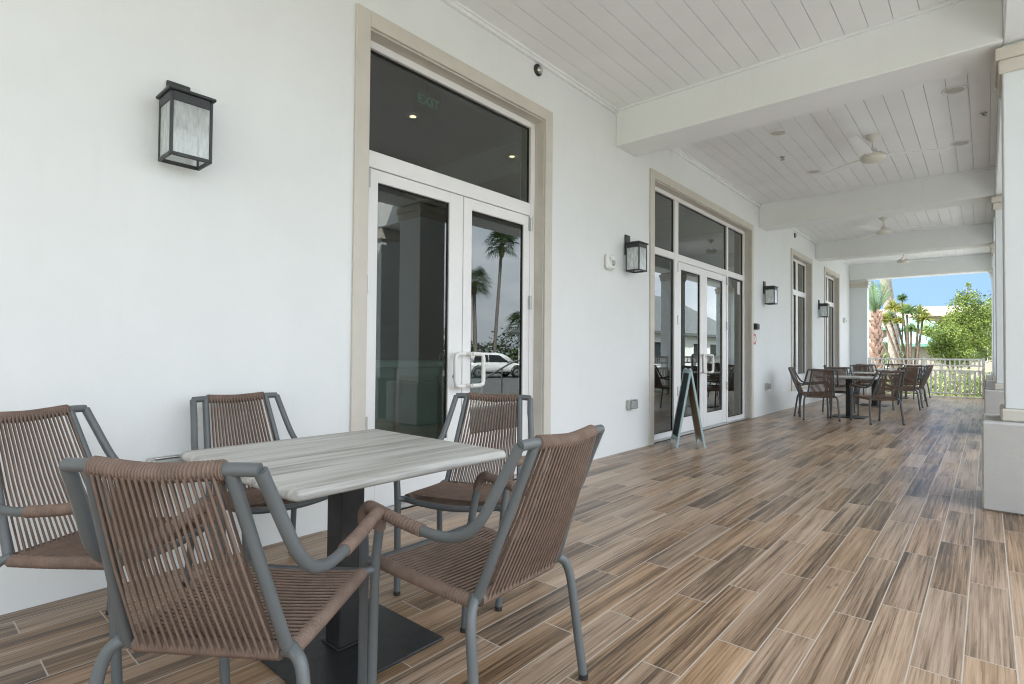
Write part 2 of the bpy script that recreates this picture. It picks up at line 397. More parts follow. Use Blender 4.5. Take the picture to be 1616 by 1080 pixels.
p = thing('wall_pilaster', 'white flat pilaster with tan capital ending the wall at the far opening', 'pilaster', (.22, 19.7, 0))
part('shaft', MB().bbox(.001, .45, 19.52, 19.88, .001, 3.449, .006), M_col, p)
part('capital', MB().bbox(.002, .475, 19.49, 19.905, 3.20, 3.30, .005).bbox(.003, .49, 19.475, 19.91, 3.301, 3.40, .005), M_tan, p)

# interior behind the glass
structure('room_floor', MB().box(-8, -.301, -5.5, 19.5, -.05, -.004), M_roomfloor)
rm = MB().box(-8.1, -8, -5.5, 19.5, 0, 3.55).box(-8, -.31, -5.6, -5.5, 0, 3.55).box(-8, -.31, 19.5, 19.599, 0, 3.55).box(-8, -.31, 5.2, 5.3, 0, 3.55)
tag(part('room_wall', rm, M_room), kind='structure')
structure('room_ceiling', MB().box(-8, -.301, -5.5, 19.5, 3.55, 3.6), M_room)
for i, (x, y, lb) in enumerate([(-1.227, 3.505, 'lit recessed lamp beside the green exit sign behind the glass over the double door'), (-1.195, 5.01, 'lit recessed lamp near the edge of the glass over the double door')]):
    t = thing('room_downlight', lb, 'ceiling lamp', (x, y, 3.54), 0, 'lit lamps in the dark room')
    part('trim_ring', MB().lathe([(.075, 3.549), (.075, 3.541), (.045, 3.538)], (x, y, 0)), M_white, t)
    part('lamp', MB().lathe([(.034, 3.5375), (.001, 3.5365)], (x, y, 0), 20), M_lamp, t)

# ------------------------------------------------------------------ doors and windows
def rect_frame(mb, x0, x1, y0, y1, z0, z1, w, bottom=True, b=.004):
    wl, wr, wt, wb = w
    mb.bbox(x0, x1, y0, y0 + wl, z0, z1, b); mb.bbox(x0, x1, y1 - wr, y1, z0, z1, b)
    mb.bbox(x0, x1, y0 + wl, y1 - wr, z1 - wt, z1, b)
    if bottom: mb.bbox(x0, x1, y0 + wl, y1 - wr, z0, z0 + wb, b)
def casing(t, y0, y1, z0, z1, ib, w=.11):
    """tan surround proud of the wall plus the jamb lining of the recess"""
    m = MB(); d = .022
    m.bbox(.0005, d, y0 - w, y0, (z0 if not ib else z0 - w), z1 + w, .004); m.bbox(.0005, d, y1, y1 + w, (z0 if not ib else z0 - w), z1 + w, .004)
    m.bbox(.0005, d, y0, y1, z1, z1 + w, .004)
    m.box(-.19, .0, y0, y0 + .012, z0, z1); m.box(-.19, .0, y1 - .012, y1, z0, z1); m.box(-.19, .0, y0 + .012, y1 - .012, z1 - .012, z1)
    if ib:
        m.bbox(.0005, d, y0, y1, z0 - w, z0, .004); m.box(-.19, .0, y0 + .012, y1 - .012, z0, z0 + .012)
    part('casing', m, M_tan, t)
def pane(name, parent, y0, y1, z0, z1, x=-.135):
    g = MB().box(x - .003, x + .003, y0 + .006, y1 - .006, z0 + .006, z1 - .006)
    o = part(name, g, M_glass, parent)
    k = MB(); rect_frame(k, x - .012, x + .012, y0, y1, z0, z1, (.009,) * 4, True, .001)
    part('gasket', k, M_gasket, o); return o
def leaf(t, y0, y1, gy0, gy1, gz0, gz1, z1, hinge, handle_y, toward):
    d = MB(); x0, x1 = -.155, -.110
    d.bbox(x0, x1, y0, gy0, .012, z1, .003); d.bbox(x0, x1, gy1, y1, .012, z1, .003)
    d.bbox(x0, x1, gy0, gy1, gz1, z1, .003); d.bbox(x0, x1, gy0, gy1, .012, gz0, .003)
    o = part('door', d, M_alu, t)
    pane('glass_pane', o, gy0, gy1, gz0, gz1)
    for hz in (.55, 1.55, 2.3):
        part('hinge', MB().lathe([(.011, hz), (.011, hz + .13)], (-.098, hinge, 0), 10).box(-.108, -.104, hinge - .03, hinge + .03, hz, hz + .13), M_steel, o)
    hx = -.045; y1_ = handle_y + toward * (.135 if toward > 0 else .10)
    # flat D-shaped pull that stands off the stile and reaches over the glass
    pts = [(-.108, handle_y, .86), (hx, handle_y, .86)]
    arc = [(hx, handle_y, .86), (hx, handle_y + toward * .05, .86), (hx, y1_ - toward * .035, .862), (hx, y1_ - toward * .008, .872), (hx, y1_, .90),
           (hx, y1_, 1.085), (hx, y1_ - toward * .008, 1.113), (hx, y1_ - toward * .035, 1.123), (hx, handle_y + toward * .05, 1.125), (hx, handle_y, 1.125)]
    hd = MB().tube([(-.108, handle_y, .86), (hx - .004, handle_y, .86)], .012, 8).tube([(-.108, handle_y, 1.125), (hx - .004, handle_y, 1.125)], .016, 8).tube(arc, .018, 10)
    part('pull_handle', hd, M_white, o)
    return o
def wide_frame(t, y0, y1, z0, z1, mull=(), bars=(), extra=None):
    f = MB(); rect_frame(f, -.175, -.098, y0 + .0125, y1 - .0125, z0 + .001, z1 - .0125, (.062, .062, .055, .06), z0 > .1)
    for a, b_, c, d in mull: f.bbox(-.172, -.1005, a, b_, c, d, .003)
    for a, b_, c, d in bars: f.bbox(-.170, -.102, a, b_, c, d, .003)
    part('frame', f, M_alu, t)

# door 1
t = thing('double_door', 'white glazed double door with pull handles and a tall transom, beside the near table', 'door', (0, 3.127, 0))
casing(t, 2.145, 4.109, .001, 3.36, False)
wide_frame(t, 2.145, 4.109, 0, 3.36, bars=[(2.2195, 4.0345, 2.445, 2.565)])
pane('transom_pane', t, 2.2195, 4.0345, 2.566, 3.292)
lf = leaf(t, 2.222, 3.158, 2.312, 3.005, .445, 2.352, 2.44, 2.216, 3.128, -1)
leaf(t, 3.166, 4.032, 3.262, 3.948, .445, 2.345, 2.44, 4.045, 3.215, 1)
part('lock', MB().lathe([(.019, -.1095), (.019, -.100), (.014, -.097)], (0, 3.07, .94), 14, 'x'), M_steel, lf)
part('threshold', MB().bbox(-.17, -.02, 2.158, 4.096, .0005, .011, .003), M_steel, t)
# door 2
t = thing('storefront_door', 'wide white glazed double door with sidelights and three transom panes behind the sandwich board', 'door', (0, 8.265, 0))
casing(t, 6.38, 10.15, .001, 3.36, False)
wide_frame(t, 6.38, 10.15, 0, 3.36, mull=[(7.222, 7.35, .001, 3.292), (9.258, 9.322, .001, 3.292)],
           bars=[(6.4545, 7.222, 2.455, 2.55), (7.35, 9.258, 2.455, 2.55), (9.322, 10.0755, 2.455, 2.55), (6.4545, 7.222, .001, .075), (9.322, 10.0755, .001, .075)])
for a, b_ in ((6.4545, 7.222), (7.35, 9.258), (9.322, 10.0755)): pane('transom_pane', t, a, b_, 2.551, 3.292)
pane('sidelight_pane', t, 6.4545, 7.222, .076, 2.454); pane('sidelight_pane', t, 9.322, 10.0755, .076, 2.454)
leaf(t, 7.355, 8.298, 7.462, 8.155, .225, 2.345, 2.45, 7.335, 8.22, -1)
leaf(t, 8.304, 9.252, 8.43, 9.09, .225, 2.345, 2.45, 9.27, 8.37, 1)
part('sticker', MB().box(-.1315, -.1312, 9.86, 9.98, 2.2, 2.42), M_white, t)
part('threshold', MB().bbox(-.17, -.02, 6.393, 10.137, .0005, .010, .003), M_steel, t)
def window(label, a, b_):
    t = thing('tall_window', label, 'window', (0, (a + b_) / 2, .47), 0, 'tall four pane windows')
    casing(t, a, b_, .47, 3.33, True)
    my = a + .5 * (b_ - a)
    wide_frame(t, a, b_, .47, 3.33, mull=[(my - .065, my + .065, .5, 3.27)], bars=[(a + .0745, my - .065, 2.5, 2.62), (my + .065, b_ - .0745, 2.5, 2.62), (a + .0745, b_ - .0745, .531, .70)])
    for c, d in ((a + .0745, my - .065), (my + .065, b_ - .0745)):
        pane('pane', t, c, d, 2.621, 3.262); pane('pane', t, c, d, .701, 2.499)
window('tall four pane window nearer the camera, behind the first far table', 12.91, 14.57)
window('tall four pane window farther away, next to the last wall lantern', 16.11, 17.80)

# exit sign hanging inside
t = thing('exit_sign', 'green EXIT sign seen dimly through the transom over the double door', 'sign', (-.62, 3.20, 3.30))
part('plate', MB().bbox(-.64, -.625, 3.04, 3.36, 3.30, 3.50, .004), M_black, t)
part('stem', MB().tube([(-.632, 3.2, 3.5), (-.632, 3.2, 3.55)], .008, 8), M_black, t)
def text_mesh(s, size, depth=.002):
    c = bpy.data.curves.new('txt', 'FONT'); c.body = s; c.size = size; c.align_x = 'CENTER'; c.align_y = 'CENTER'; c.extrude = depth
    o = bpy.data.objects.new('txt', c); COL.objects.link(o); dg = bpy.context.evaluated_depsgraph_get(); dg.update()
    me = bpy.data.meshes.new_from_object(o.evaluated_get(dg)); mb = MB()
    mb.add([v.co for v in me.vertices], [tuple(p_.vertices) for p_ in me.polygons])
    bpy.data.objects.remove(o); bpy.data.curves.remove(c); bpy.data.meshes.remove(me); return mb
tx = text_mesh('EXIT', .125)
tx.xf(Matrix(((0, 0, 1, -.6215), (1, 0, 0, 3.20), (0, 1, 0, 3.40), (0, 0, 0, 1))))
part('lettering', tx, M_exit, t)
# glass counter inside
t = thing('glass_counter', 'low glass counter with steel posts standing inside behind the double door', 'counter', (-.7, 3.3, 0))
part('glass_panel', MB().box(-.606, -.594, 2.3, 3.9, .12, 1.0), mat('teal_counter_glass', (.30, .46, .43), .15), t)
part('counter_top', MB().bbox(-.95, -.57, 2.27, 3.95, 1.0, 1.06, .01), mat('pale_teal_counter', (.45, .62, .58), .3), t)
for yy in (2.33, 2.85, 3.35, 3.87): part('post', MB().lathe([(.022, 0), (.022, 1.0)], (-.572, yy, 0), 12), M_steel, t)

# ------------------------------------------------------------------ wall lanterns
def lantern(label, y):
    t = thing('wall_lantern', label, 'lantern', (0, y, 2.085), 0, 'charcoal wall lanterns', local=True)
    # local axes: origin on the wall at the lantern's foot, x away from the wall
    part('back_plate', MB().bbox(.0005, .018, -.055, .055, .20, .44, .004), M_lantern, t)
    part('bracket', MB().bbox(.018, .07, -.03, .03, .315, .352, .003), M_lantern, t)
    w, x0, x1, z0, z1 = .096, .04, .215, .0, .29
    f = MB()
    for xx in (x0, x1 - .014):
        for yy in (-w, w - .014): f.bbox(xx, xx + .014, yy, yy + .014, z0, z1 + .02, .002)
    for zz, hh in ((z0, .018), (z1 - .02, .045)):
        f.bbox(x0 + .014, x1 - .014, -w, -w + .013, zz, zz + hh, .002); f.bbox(x0 + .014, x1 - .014, w - .013, w, zz, zz + hh, .002)
        f.bbox(x0, x0 + .013, -w + .014, w - .014, zz, zz + hh, .002); f.bbox(x1 - .013, x1, -w + .014, w - .014, zz, zz + hh, .002)
    part('frame', f, M_lantern, t)
    c = MB().bbox(x0 - .012, x1 + .012, -w - .012, w + .012, z1 + .026, z1 + .042, .004)
    a = [(x0 - .006, -w - .006), (x1 + .006, -w - .006), (x1 + .006, w + .006), (x0 - .006, w + .006)]
    bt = [(x0 + .03, -w + .035), (x1 - .03, -w + .035), (x1 - .03, w - .035), (x0 + .03, w - .035)]
    c.add([(*q, z1 + .043) for q in a] + [(*q, z1 + .056) for q in bt], [(0, 1, 5, 4), (1, 2, 6, 5), (2, 3, 7, 6), (3, 0, 4, 7), (4, 5, 6, 7), (3, 2, 1, 0)])
    part('cap', c, M_lantern, t)
    g = MB().box(x1 - .008, x1 - .005, -w + .0145, w - .0145, z0 + .018, z1 - .02)
    g.box(x0 + .0145, x1 - .0145, -w + .005, -w + .008, z0 + .018, z1 - .02).box(x0 + .0145, x1 - .0145, w - .008, w - .005, z0 + .018, z1 - .02)
    part('glass', g, M_lglass, t)
    part('lamp_holder', MB().lathe([(.018, .215), (.018, .28)], (.13, 0, 0), 12), M_white, t)
    return t
l0 = lantern('charcoal wall lantern with rippled glass, alone on the blank wall above the near chairs', .985)
spots = [(5.70, 'charcoal wall lantern between the two doors, beside the white alarm'), (10.93, 'charcoal wall lantern past the wide door, above the black intercom'),
         (15.40, 'charcoal wall lantern between the two tall windows')]
for y, lb in spots: tag(copy_tree(l0), lb).location = (0, y, 2.085)

# ------------------------------------------------------------------ small wall fittings
def fitting_round(name, label, cat, y, z):
    t = thing(name, label, cat, (0, y, z)); return t
for y, z, lb in ((3.995, 3.80, 'small dark round camera high on the wall past the double door'), (13.12, 3.77, 'small dark round camera high on the wall near the first tall window')):
    t = thing('dome_camera', lb, 'camera', (0, y, z), 0, 'small wall cameras')
    part('base_ring', MB().lathe([(.055, .0005), (.055, .014), (.043, .022)], (0, y, z), 20, 'x'), M_black, t)
    part('eye', MB().lathe([(.033, .022), (.028, .04), (.014, .05), (.002, .052)], (0, y + .006, z - .004), 16, 'x'), M_steel, t)
for y, z, lb in ((5.285, 2.155, 'white alarm sounder on the wall beside the lantern between the doors'), (18.6, 2.17, 'small white alarm sounder on the wall near the far pilaster')):
    t = thing('alarm_sounder', lb, 'alarm', (0, y, z), 0, 'white wall alarms')
    part('housing', MB().bbox(.0005, .05, y - .085, y + .085, z - .085, z + .085, .02), M_white, t)
    part('strobe_lens', MB().lathe([(.032, .05), (.032, .062), (.02, .07)], (0, y + .028, z - .012), 16, 'x'), M_houseglass if False else M_lglass, t)
    part('horn_grille', MB().lathe([(.03, .051), (.03, .058), (.012, .0585), (.012, .051)], (0, y - .04, z + .03), 16, 'x'), M_white, t)
for y, lb in ((.96, 'grey weatherproof outlet box on the blank wall, half hidden behind the near table corner'), (5.79, 'grey weatherproof outlet box low on the wall between the doors'), (11.05, 'grey weatherproof outlet box low on the wall below the intercom')):
    t = thing('outlet_box', lb, 'outlet', (0, y, .54), 0, 'grey outlet boxes')
    part('box', MB().bbox(.0005, .05, y - .085, y + .085, .485, .595, .008), mat('grey_outlet_plastic', (.42, .43, .42), .5), t)
    part('cover', MB().bbox(.051, .078, y - .075, y + .07, .492, .588, .010), mat('smoky_outlet_cover', (.34, .35, .35), .25), t)
    part('hinge', MB().lathe([(.007, y - .06), (.007, y + .06)], (.062, 0, .595), 8, 'y'), M_steel, t)
t = thing('intercom', 'black intercom box on the wall just past the wide door', 'intercom', (0, 10.36, 1.645))
part('housing', MB().bbox(.0005, .075, 10.29, 10.43, 1.59, 1.70, .01), M_black, t)
part('lens', MB().lathe([(.032, .0755), (.032, .085), (.018, .088)], (0, 10.375, 1.648), 18, 'x'), mat('grey_lens', (.2, .25, .24), .15), t)
t = thing('wall_sign', 'small round red and white sign under the black intercom', 'sign', (0, 10.37, 1.42))
part('disc', MB().lathe([(.10, .0005), (.10, .003)], (0, 10.37, 1.42), 32, 'x'), M_red, t)
part('white_field', MB().lathe([(.062, .0032), (.062, .0045)], (0, 10.37, 1.42), 32, 'x'), M_white, t)
part('emblem', MB().bbox(.0047, .006, 10.355, 10.385, 1.375, 1.435, .001).lathe([(.018, .0047), (.018, .006)], (0, 10.37, 1.452), 16, 'x'), M_red, t)

# ------------------------------------------------------------------ ceiling fittings
def downlight(label, x, y):
    t = thing('ceiling_downlight', label, 'ceiling lamp', (x, y, 3.92), 0, 'unlit round downlights')
    part('trim_ring', MB().lathe([(.105, 3.9195), (.103, 3.912), (.088, 3.908), (.082, 3.9185)], (x, y, 0), 28), M_white, t)
    part('lens', MB().lathe([(.081, 3.9192), (.07, 3.914), (.001, 3.9125)], (x, y, 0), 24), mat('lamp_lens', (.5, .48, .44), .4), t)
downlight('unlit round downlight in the ceiling by the first beam, on the wall side', 1.22, 7.3)
downlight('unlit round downlight in the ceiling by the first beam, on the column side', 2.94, 7.28)
downlight('unlit round downlight beyond the blade tip of the nearest fan', 2.94, 9.16)
downlight('unlit round downlight past the fan, close to the wall', 1.22, 9.2)
def sprinkler(label, x, y):
    t = thing('sprinkler_head', label, 'sprinkler', (x, y, 3.92), 0, 'ceiling sprinkler heads')
    part('rosette', MB().lathe([(.036, 3.9195), (.032, 3.912), (.014, 3.908)], (x, y, 0), 20), M_steel, t)
    part('deflector', MB().lathe([(.012, 3.9075), (.010, 3.885), (.030, 3.880), (.030, 3.876)], (x, y, 0), 16), M_steel, t)
sprinkler('small sprinkler head in the ceiling between the downlights, on the wall side', 1.03, 8.24)
sprinkler('small sprinkler head in the ceiling right beside the columns', 3.17, 8.19)

def fan(label, x, y, a0):
    t = thing('ceiling_fan', label, 'ceiling fan', (x, y, 3.92), 0, 'white three blade ceiling fans')
    part('canopy', MB().lathe([(.078, 3.9195), (.078, 3.90), (.05, 3.865), (.022, 3.845)], (x, y, 0), 28), M_fan, t)
    part('downrod', MB().lathe([(.0125, 3.846), (.0125, 3.745)], (x, y, 0), 12), M_fan, t)
    part('motor', MB().lathe([(.018, 3.76), (.04, 3.735), (.05, 3.70), (.10, 3.685), (.135, 3.655), (.14, 3.625), (.115, 3.595), (.05, 3.578), (.001, 3.575)], (x, y, 0), 32), M_fan, t)
    for k in range(3):
        a = R(a0 + 120 * k); b_ = MB(); n = 8; vs = []
        for i in range(n + 1):
            u = i / n; r = .13 + .70 * u; w = .038 + .014 * math.sin(u * 2.2) ; th = .008 * (1 - .4 * u); pitch = .10 * (1 - .35 * u); dz = .012 * u
            for sg, tt in ((-1, -1), (1, -1), (1, 1), (-1, 1)):
                cy = sg * w; vs.append((r, cy, 3.655 + dz + cy * pitch + tt * th / 2))
        fs = [(i * 4 + k_, i * 4 + (k_ + 1) % 4, i * 4 + 4 + (k_ + 1) % 4, i * 4 + 4 + k_) for i in range(n) for k_ in range(4)] + [(3, 2, 1, 0), tuple(n * 4 + q for q in range(4))]
        b_.add(vs, fs); b_.xf(Matrix.Translation((x, y, 0)) @ Matrix.Rotation(a, 4, 'Z'))
        part('blade', b_, M_board, t)
fan('white three blade ceiling fan nearest the camera', 2.11, 8.15, 24)
fan('white three blade ceiling fan in the middle bay', 1.62, 13.19, 6)
fan('white three blade ceiling fan by the far opening, mostly hidden behind a beam', 1.53, 17.6, 40)

# ------------------------------------------------------------------ railings
def railing(label, p0, p1, top=1.07):
    """white picket railing: two top rails with short pickets, mid rail, long pickets"""
    p0, p1 = Vector((*p0, 0)), Vector((*p1, 0)); ln = (p1 - p0).length; d = (p1 - p0).normalized()
    t = thing('picket_railing', label, 'railing', p0, math.atan2(d.y, d.x), 'white picket railings', local=True)
    r = MB(); zz = [(top - .045, top), (top - .215, top - .175), (top - .36, top - .315), (.07, .11)]
    for a, b_ in zz: r.bbox(0, ln, -.022, .022, a, b_, .004)
    part('rail', r, M_rail, t)
    n = int(ln / .105); pk = MB()
    for i in range(1, n):
        x = ln * i / n; pk.box(x - .026, x + .026, -.010, .010, .11, top - .36)
        pk.box(x - .016, x + .016, -.009, .009, top - .175, top - .045)
    part('picket_panel', pk, M_rail, t)
    m = max(1, round(ln / 1.1))
    for i in range(m + 1):
        x = min(max(ln * i / m, .03), ln - .03)
        part('post', MB().bbox(x - .03, x + .03, -.032, .032, .001, top + .02, .006), M_rail, t)
    return t
railing('white picket railing across the far end of the porch', (.46, 19.78), (3.14, 19.78))
railing('white picket railing between the last two columns, seen only in the glass', (3.545, 15.68), (3.545, 19.24))
railing('white picket railing along the third bay, seen reflected in the wide door', (3.545, 11.27), (3.545, 14.88))
t = thing('hand_rail', 'grey metal hand rail sloping up beside the porch steps, reflected in the double door', 'hand rail', (5.2, 8.9, -.45))
part('rail', MB().tube(spline([(5.2, 8.0, .12), (5.2, 8.6, .37), (5.2, 9.8, .84), (5.2, 10.3, .95), (5.2, 10.7, .95)], 5), .022, 10), M_steel, t)
for yy, z in ((8.3, .25), (9.6, .76), (10.65, .95)): part('post', MB().tube([(5.2, yy, -.44), (5.2, yy, z)], .018, 8), M_steel, t)

# ------------------------------------------------------------------ sandwich board
t = thing('sandwich_board', 'pale teal sandwich board with black chalkboard, standing open before the wide door', 'sign', (.39, 6.53, 0), math.atan2(-.815, .579), local=True)
# local: x along the width, y across the spread; front panel on -y
def board(sy, face_m, back_m):
    a = math.atan2(.165, .95); Mx = Matrix.Translation((0, 0, .952)) @ Matrix.Rotation(sy * -a, 4, 'X')
    ln = .955; w = .19; f = MB(); z0 = -ln
    f.bbox(-w, -w + .032, -.011, .011, z0, 0, .003); f.bbox(w - .032, w, -.011, .011, z0, 0, .003)
    f.bbox(-w + .032, w - .032, -.0105, .0105, -.05, -.002, .003)
    k = 12; poly = []
    for i in range(k + 1):
        x = -w + .032 + (2 * w - .064) * i / k; poly.append((x, -.845 - .05 + .028 * math.sin(math.pi * i / k)))
    poly = [(-w + .032, -.835 + .0), *[(-w + .032, -.835)]][:1] + poly + [(w - .032, -.835)]
    f.prism(poly, -.0105, .0105, 'y'); f.xf(Mx)
    fr = part('board_frame', f, M_teal, t)
    pb = MB().box(-w + .032, w - .032, -.006, -.001, -.835, -.05).xf(Mx); pf = MB().box(-w + .032, w - .032, .0, .005, -.835, -.05).xf(Mx)
    part('chalkboard', pb if sy > 0 else pf, M_chalk, fr); part('back_board', pf if sy > 0 else pb, M_kraft, fr)
board(1, 0, 0); board(-1, 0, 0)
for a, b_ in ((-.15, -.09), (.09, .15)): part('hinge', MB().tube([(a, 0, .958), (b_, 0, .958)], .008, 8), M_steel, t)

# ------------------------------------------------------------------ cafe tables
def make_table(label, x, y):
    t = thing('cafe_table', label, 'table', (x, y, 0), 0, 'square cafe tables', local=True)
    # top with a rounded waterfall edge: stacked rounded outlines
    hw, rc, n = .452, .03, 5
    prof = [(-.024, .715), (-.006, .717), (-.001, .722), (0, .729), (-.003, .739), (-.009, .745), (-.018, .7485)]
    vs = []
    for dx, z in prof:
        for cx, cy, a0 in ((1, 1, 0), (-1, 1, 90), (-1, -1, 180), (1, -1, 270)):
            for i in range(n):
                a = R(a0 + 90 * i / (n - 1)); vs.append((cx * (hw - rc) + (rc + dx) * math.cos(a), cy * (hw - rc) + (rc + dx) * math.sin(a), z))
    k = 4 * n
    fs = [(i * k + j, i * k + (j + 1) % k, (i + 1) * k + (j + 1) % k, (i + 1) * k + j) for i in range(len(prof) - 1) for j in range(k)]
    tb = MB().add(vs, fs, True); tb.add(vs[:k], [tuple(range(k - 1, -1, -1))]); tb.add(vs[-k:], [tuple(range(k))])
    part('tabletop', tb, M_table, t)
    part('under_frame', MB().bbox(-.2, .2, -.2, .2, .700, .7145, .003), M_black, t)
    part('column', MB().bbox(-.052, .052, -.052, .052, .0135, .6995, .006), M_black, t)
    part('base_plate', MB().bbox(-.275, .275, -.275, .275, .001, .013, .004), M_black, t)
    part('weld_collar', MB().bbox(-.064, .064, -.064, .064, .0131, .019, .003), M_black, t)
    return t
t0 = make_table('square table with weathered grey wood top on a black base, nearest the camera', 1.282, 1.205)
for x, y, lb in ((1.25, 11.78, 'first of the far square tables, closest to the wide door'), (1.22, 15.0, 'middle one of the far square tables, behind the first'), (1.32, 18.1, 'last square table, next to the far railing')):
    tag(copy_tree(t0), lb).location = (x, y, 0)

# ------------------------------------------------------------------ rope armchair
def make_chair(label):
    t = thing('rope_armchair', label, 'chair', (0, 0, 0), 0, 'rope armchairs around the cafe tables', local=True)
    RT = .0155
    arm = [(.250, .258, .004), (.256, .249, .22), (.264, .238, .44), (.281, .222, .575), (.287, .212, .612), (.288, .188, .633), (.2875, .155, .634), (.285, .05, .618), (.280, -.06, .606),
           (.277, -.125, .603), (.2725, -.185, .610), (.265, -.235, .633), (.254, -.280, .686), (.236, -.331, .79), (.2225, -.378, .884)]
    for sg in (1, -1):
        f = lambda P: [(sg * p[0], p[1], p[2]) for p in P]
        fine = spline(f(arm), 5)
        leg = part('front_leg', MB().tube(fine[:17], RT, 12), M_tube, t)
        part('foot_cap', MB().lathe([(.0165, .0), (.0165, .018)], (sg * .250, .258, 0), 12), M_foot, leg)
        part('arm_tube', MB().tube(fine[16:], RT, 12), M_tube, t)
        # cord wrapped round the arm: ridged sleeve
        seg = spline(f(arm[3:9]), 34); rr = [RT + .0033 + .0015 * math.sin(i * 2 * math.pi / 4) for i in range(len(seg))]
        part('armrest', MB().tube(seg, rr, 12), M_rope, t)
        rl = spline(f([(.208, -.205, .425), (.226, -.219, .418), (.245, -.229, .400), (.257, -.238, .365), (.263, -.247, .31), (.270, -.268, .15), (.276, -.288, .004)]), 5)
        leg = part('rear_leg', MB().tube(rl, RT, 12), M_tube, t)
        part('foot_cap', MB().lathe([(.0165, .0), (.0165, .018)], (sg * .276, -.288, 0), 12), M_foot, leg)
    # back frame: top rail with mitred ends, two uprights
    top = [(-.2225, -.380, .886), (-.15, -.389, .887), (-.07, -.397, .881), (0, -.400, .878), (.07, -.397, .881), (.15, -.389, .887), (.2225, -.380, .886)]
    b_ = MB().tube(spline(top, 5), RT, 12)
    for sg in (1, -1): b_.tube([(sg * .160, -.386, .882), (sg * .186, -.292, .625), (sg * .206, -.222, .435), (sg * .2085, -.205, .412)], RT * .96, 12)
    part('back_frame', b_, M_tube, t)
    # seat frame: side rails, bowed front rail, rear rail
    s_ = MB()
    side = lambda sg: [(sg * .2085, -.205, .412), (sg * .218, -.05, .420), (sg * .226, .09, .430), (sg * .231, .20, .437)]
    front = spline([(-.262, .240, .440), (-.231, .216, .437), (-.15, .232, .428), (0, .243, .421), (.15, .232, .428), (.231, .216, .437), (.262, .240, .440)], 5)
    s_.tube(front, RT * .93, 12)
    for sg in (1, -1): s_.tube(side(sg), RT * .9, 10)
    s_.tube([(-.2085, -.205, .412), (.2085, -.205, .412)], RT * .85, 10)
    part('seat_frame', s_, M_tube, t)
    # backrest cords
    bk = MB(); n = 19; rc = .0037
    for i in range(n):
        u = -1 + 2 * (i + .5) / n; v = u + (.55 / n)
        for off, w, jit in ((.0195, u, 0), (-.0195, v, 1)):
            xt, xb = .144 * u, .184 * (u if jit == 0 else max(min(v, 1), -1))
            yt = -.389 - .011 * (1 - (xt / .15) ** 2); nx = Vector((0, .934, .356))
            a = Vector((xt, yt, .884 - .006 * (1 - (xt / .15) ** 2))); c = Vector((xb, -.205, .412))
            mid = (a + c) / 2 + Vector((0, -.006 - .004 * (1 - u * u), 0))
            pts = [a + Vector((0, 0, .016)) * 0 + nx * off, a * .5 + mid * .5 + nx * off, mid + nx * off, c * .5 + mid * .5 + nx * off, c + nx * off * .95]
            bk.tube(pts, rc, 6, False)
    wt = spline(top[1:6], 57); rr = [RT + .0050 + .0024 * math.sin(i * 2 * math.pi / 6) for i in range(len(wt))]
    bk.tube(wt, rr, 12)
    wb = [Vector((-.188 + .376 * i / 150, -.205, .412)) for i in range(151)]; bk.tube(wb, [RT + .0062 + .0017 * math.sin(i * 2 * math.pi / 3) for i in range(151)], 10)
    part('backrest', bk, M_rope, t)
    # seat cords running from side rail to side rail, above and below
    se = MB(); n = 22
    for i in range(n):
        u = (i + .5) / n; yy = -.188 + .375 * u; z = .413 + .024 * u; x = .2095 + .021 * u
        for off in (.0165, -.0165):
            sag = -.007 if off > 0 else -.004
            yo = 0 if off > 0 else .008
            se.tube([(-x, yy, z + off), (-x * .5, yy + yo, z + off + sag * .8), (0, yy + yo, z + off + sag), (x * .5, yy + yo, z + off + sag * .8), (x, yy, z + off)], .0042, 6, False)
    for sg in (1, -1):
        sd = spline(side(sg), 46); se.tube(sd, [RT + .0050 + .0014 * math.sin(i * 2 * math.pi / 3.4) for i in range(len(sd))], 10)
    part('seat', se, M_rope, t)
    return t
c0 = make_chair('brown rope armchair nearest the camera, its back turned to the viewer')
near = [(1.617, .708, 125.8, None), (1.835, 1.344, 182.8, 'brown rope armchair seen from the side, on the porch side of the near table'),
        (1.211, 1.942, -65.6, 'brown rope armchair in front of the double door, facing the near table'),
        (.519, 1.281, 3.8, 'brown rope armchair between the near table and the blank white wall'),
        (.715, .59, 32.7, 'brown rope armchair cut off by the edge of the photo')]
far = [(.73, 11.45, 6, 'rope armchair with its back to the wall at the first far table, seen sideways'),
       (.90, 10.98, 112, 'rope armchair with its back to the viewer at the first far table, nearest the wall'),
       (1.74, 11.12, 132, 'rope armchair on the porch side of the first far table, back to the viewer'),
       (1.02, 12.30, -72, 'rope armchair facing the viewer behind the first far table'),
       (.66, 14.75, 12, 'rope armchair by the wall at the middle far table, facing the porch'),
       (1.72, 14.35, 130, 'rope armchair on the porch side of the middle far table, back to the viewer'),
       (.95, 15.55, -70, 'rope armchair behind the middle far table, facing the viewer'),
       (1.85, 15.25, 175, 'rope armchair on the column side of the middle far table'),
       (.78, 17.7, 80, 'rope armchair by the wall at the last table, back to the viewer'),
       (1.62, 17.45, 118, 'rope armchair before the last table, back to the viewer'),
       (1.66, 18.5, 165, 'rope armchair on the column side of the last table, by the railing'),
       (1.2, 18.8, -85, 'rope armchair between the last table and the far railing')]
for i, (x, y, a, lb) in enumerate(near + far):
    o = c0 if i == 0 else copy_tree(c0)
    o.location = (x, y, 0); o.rotation_euler.z = R(a - 90)
    if lb: o['label'] = lb

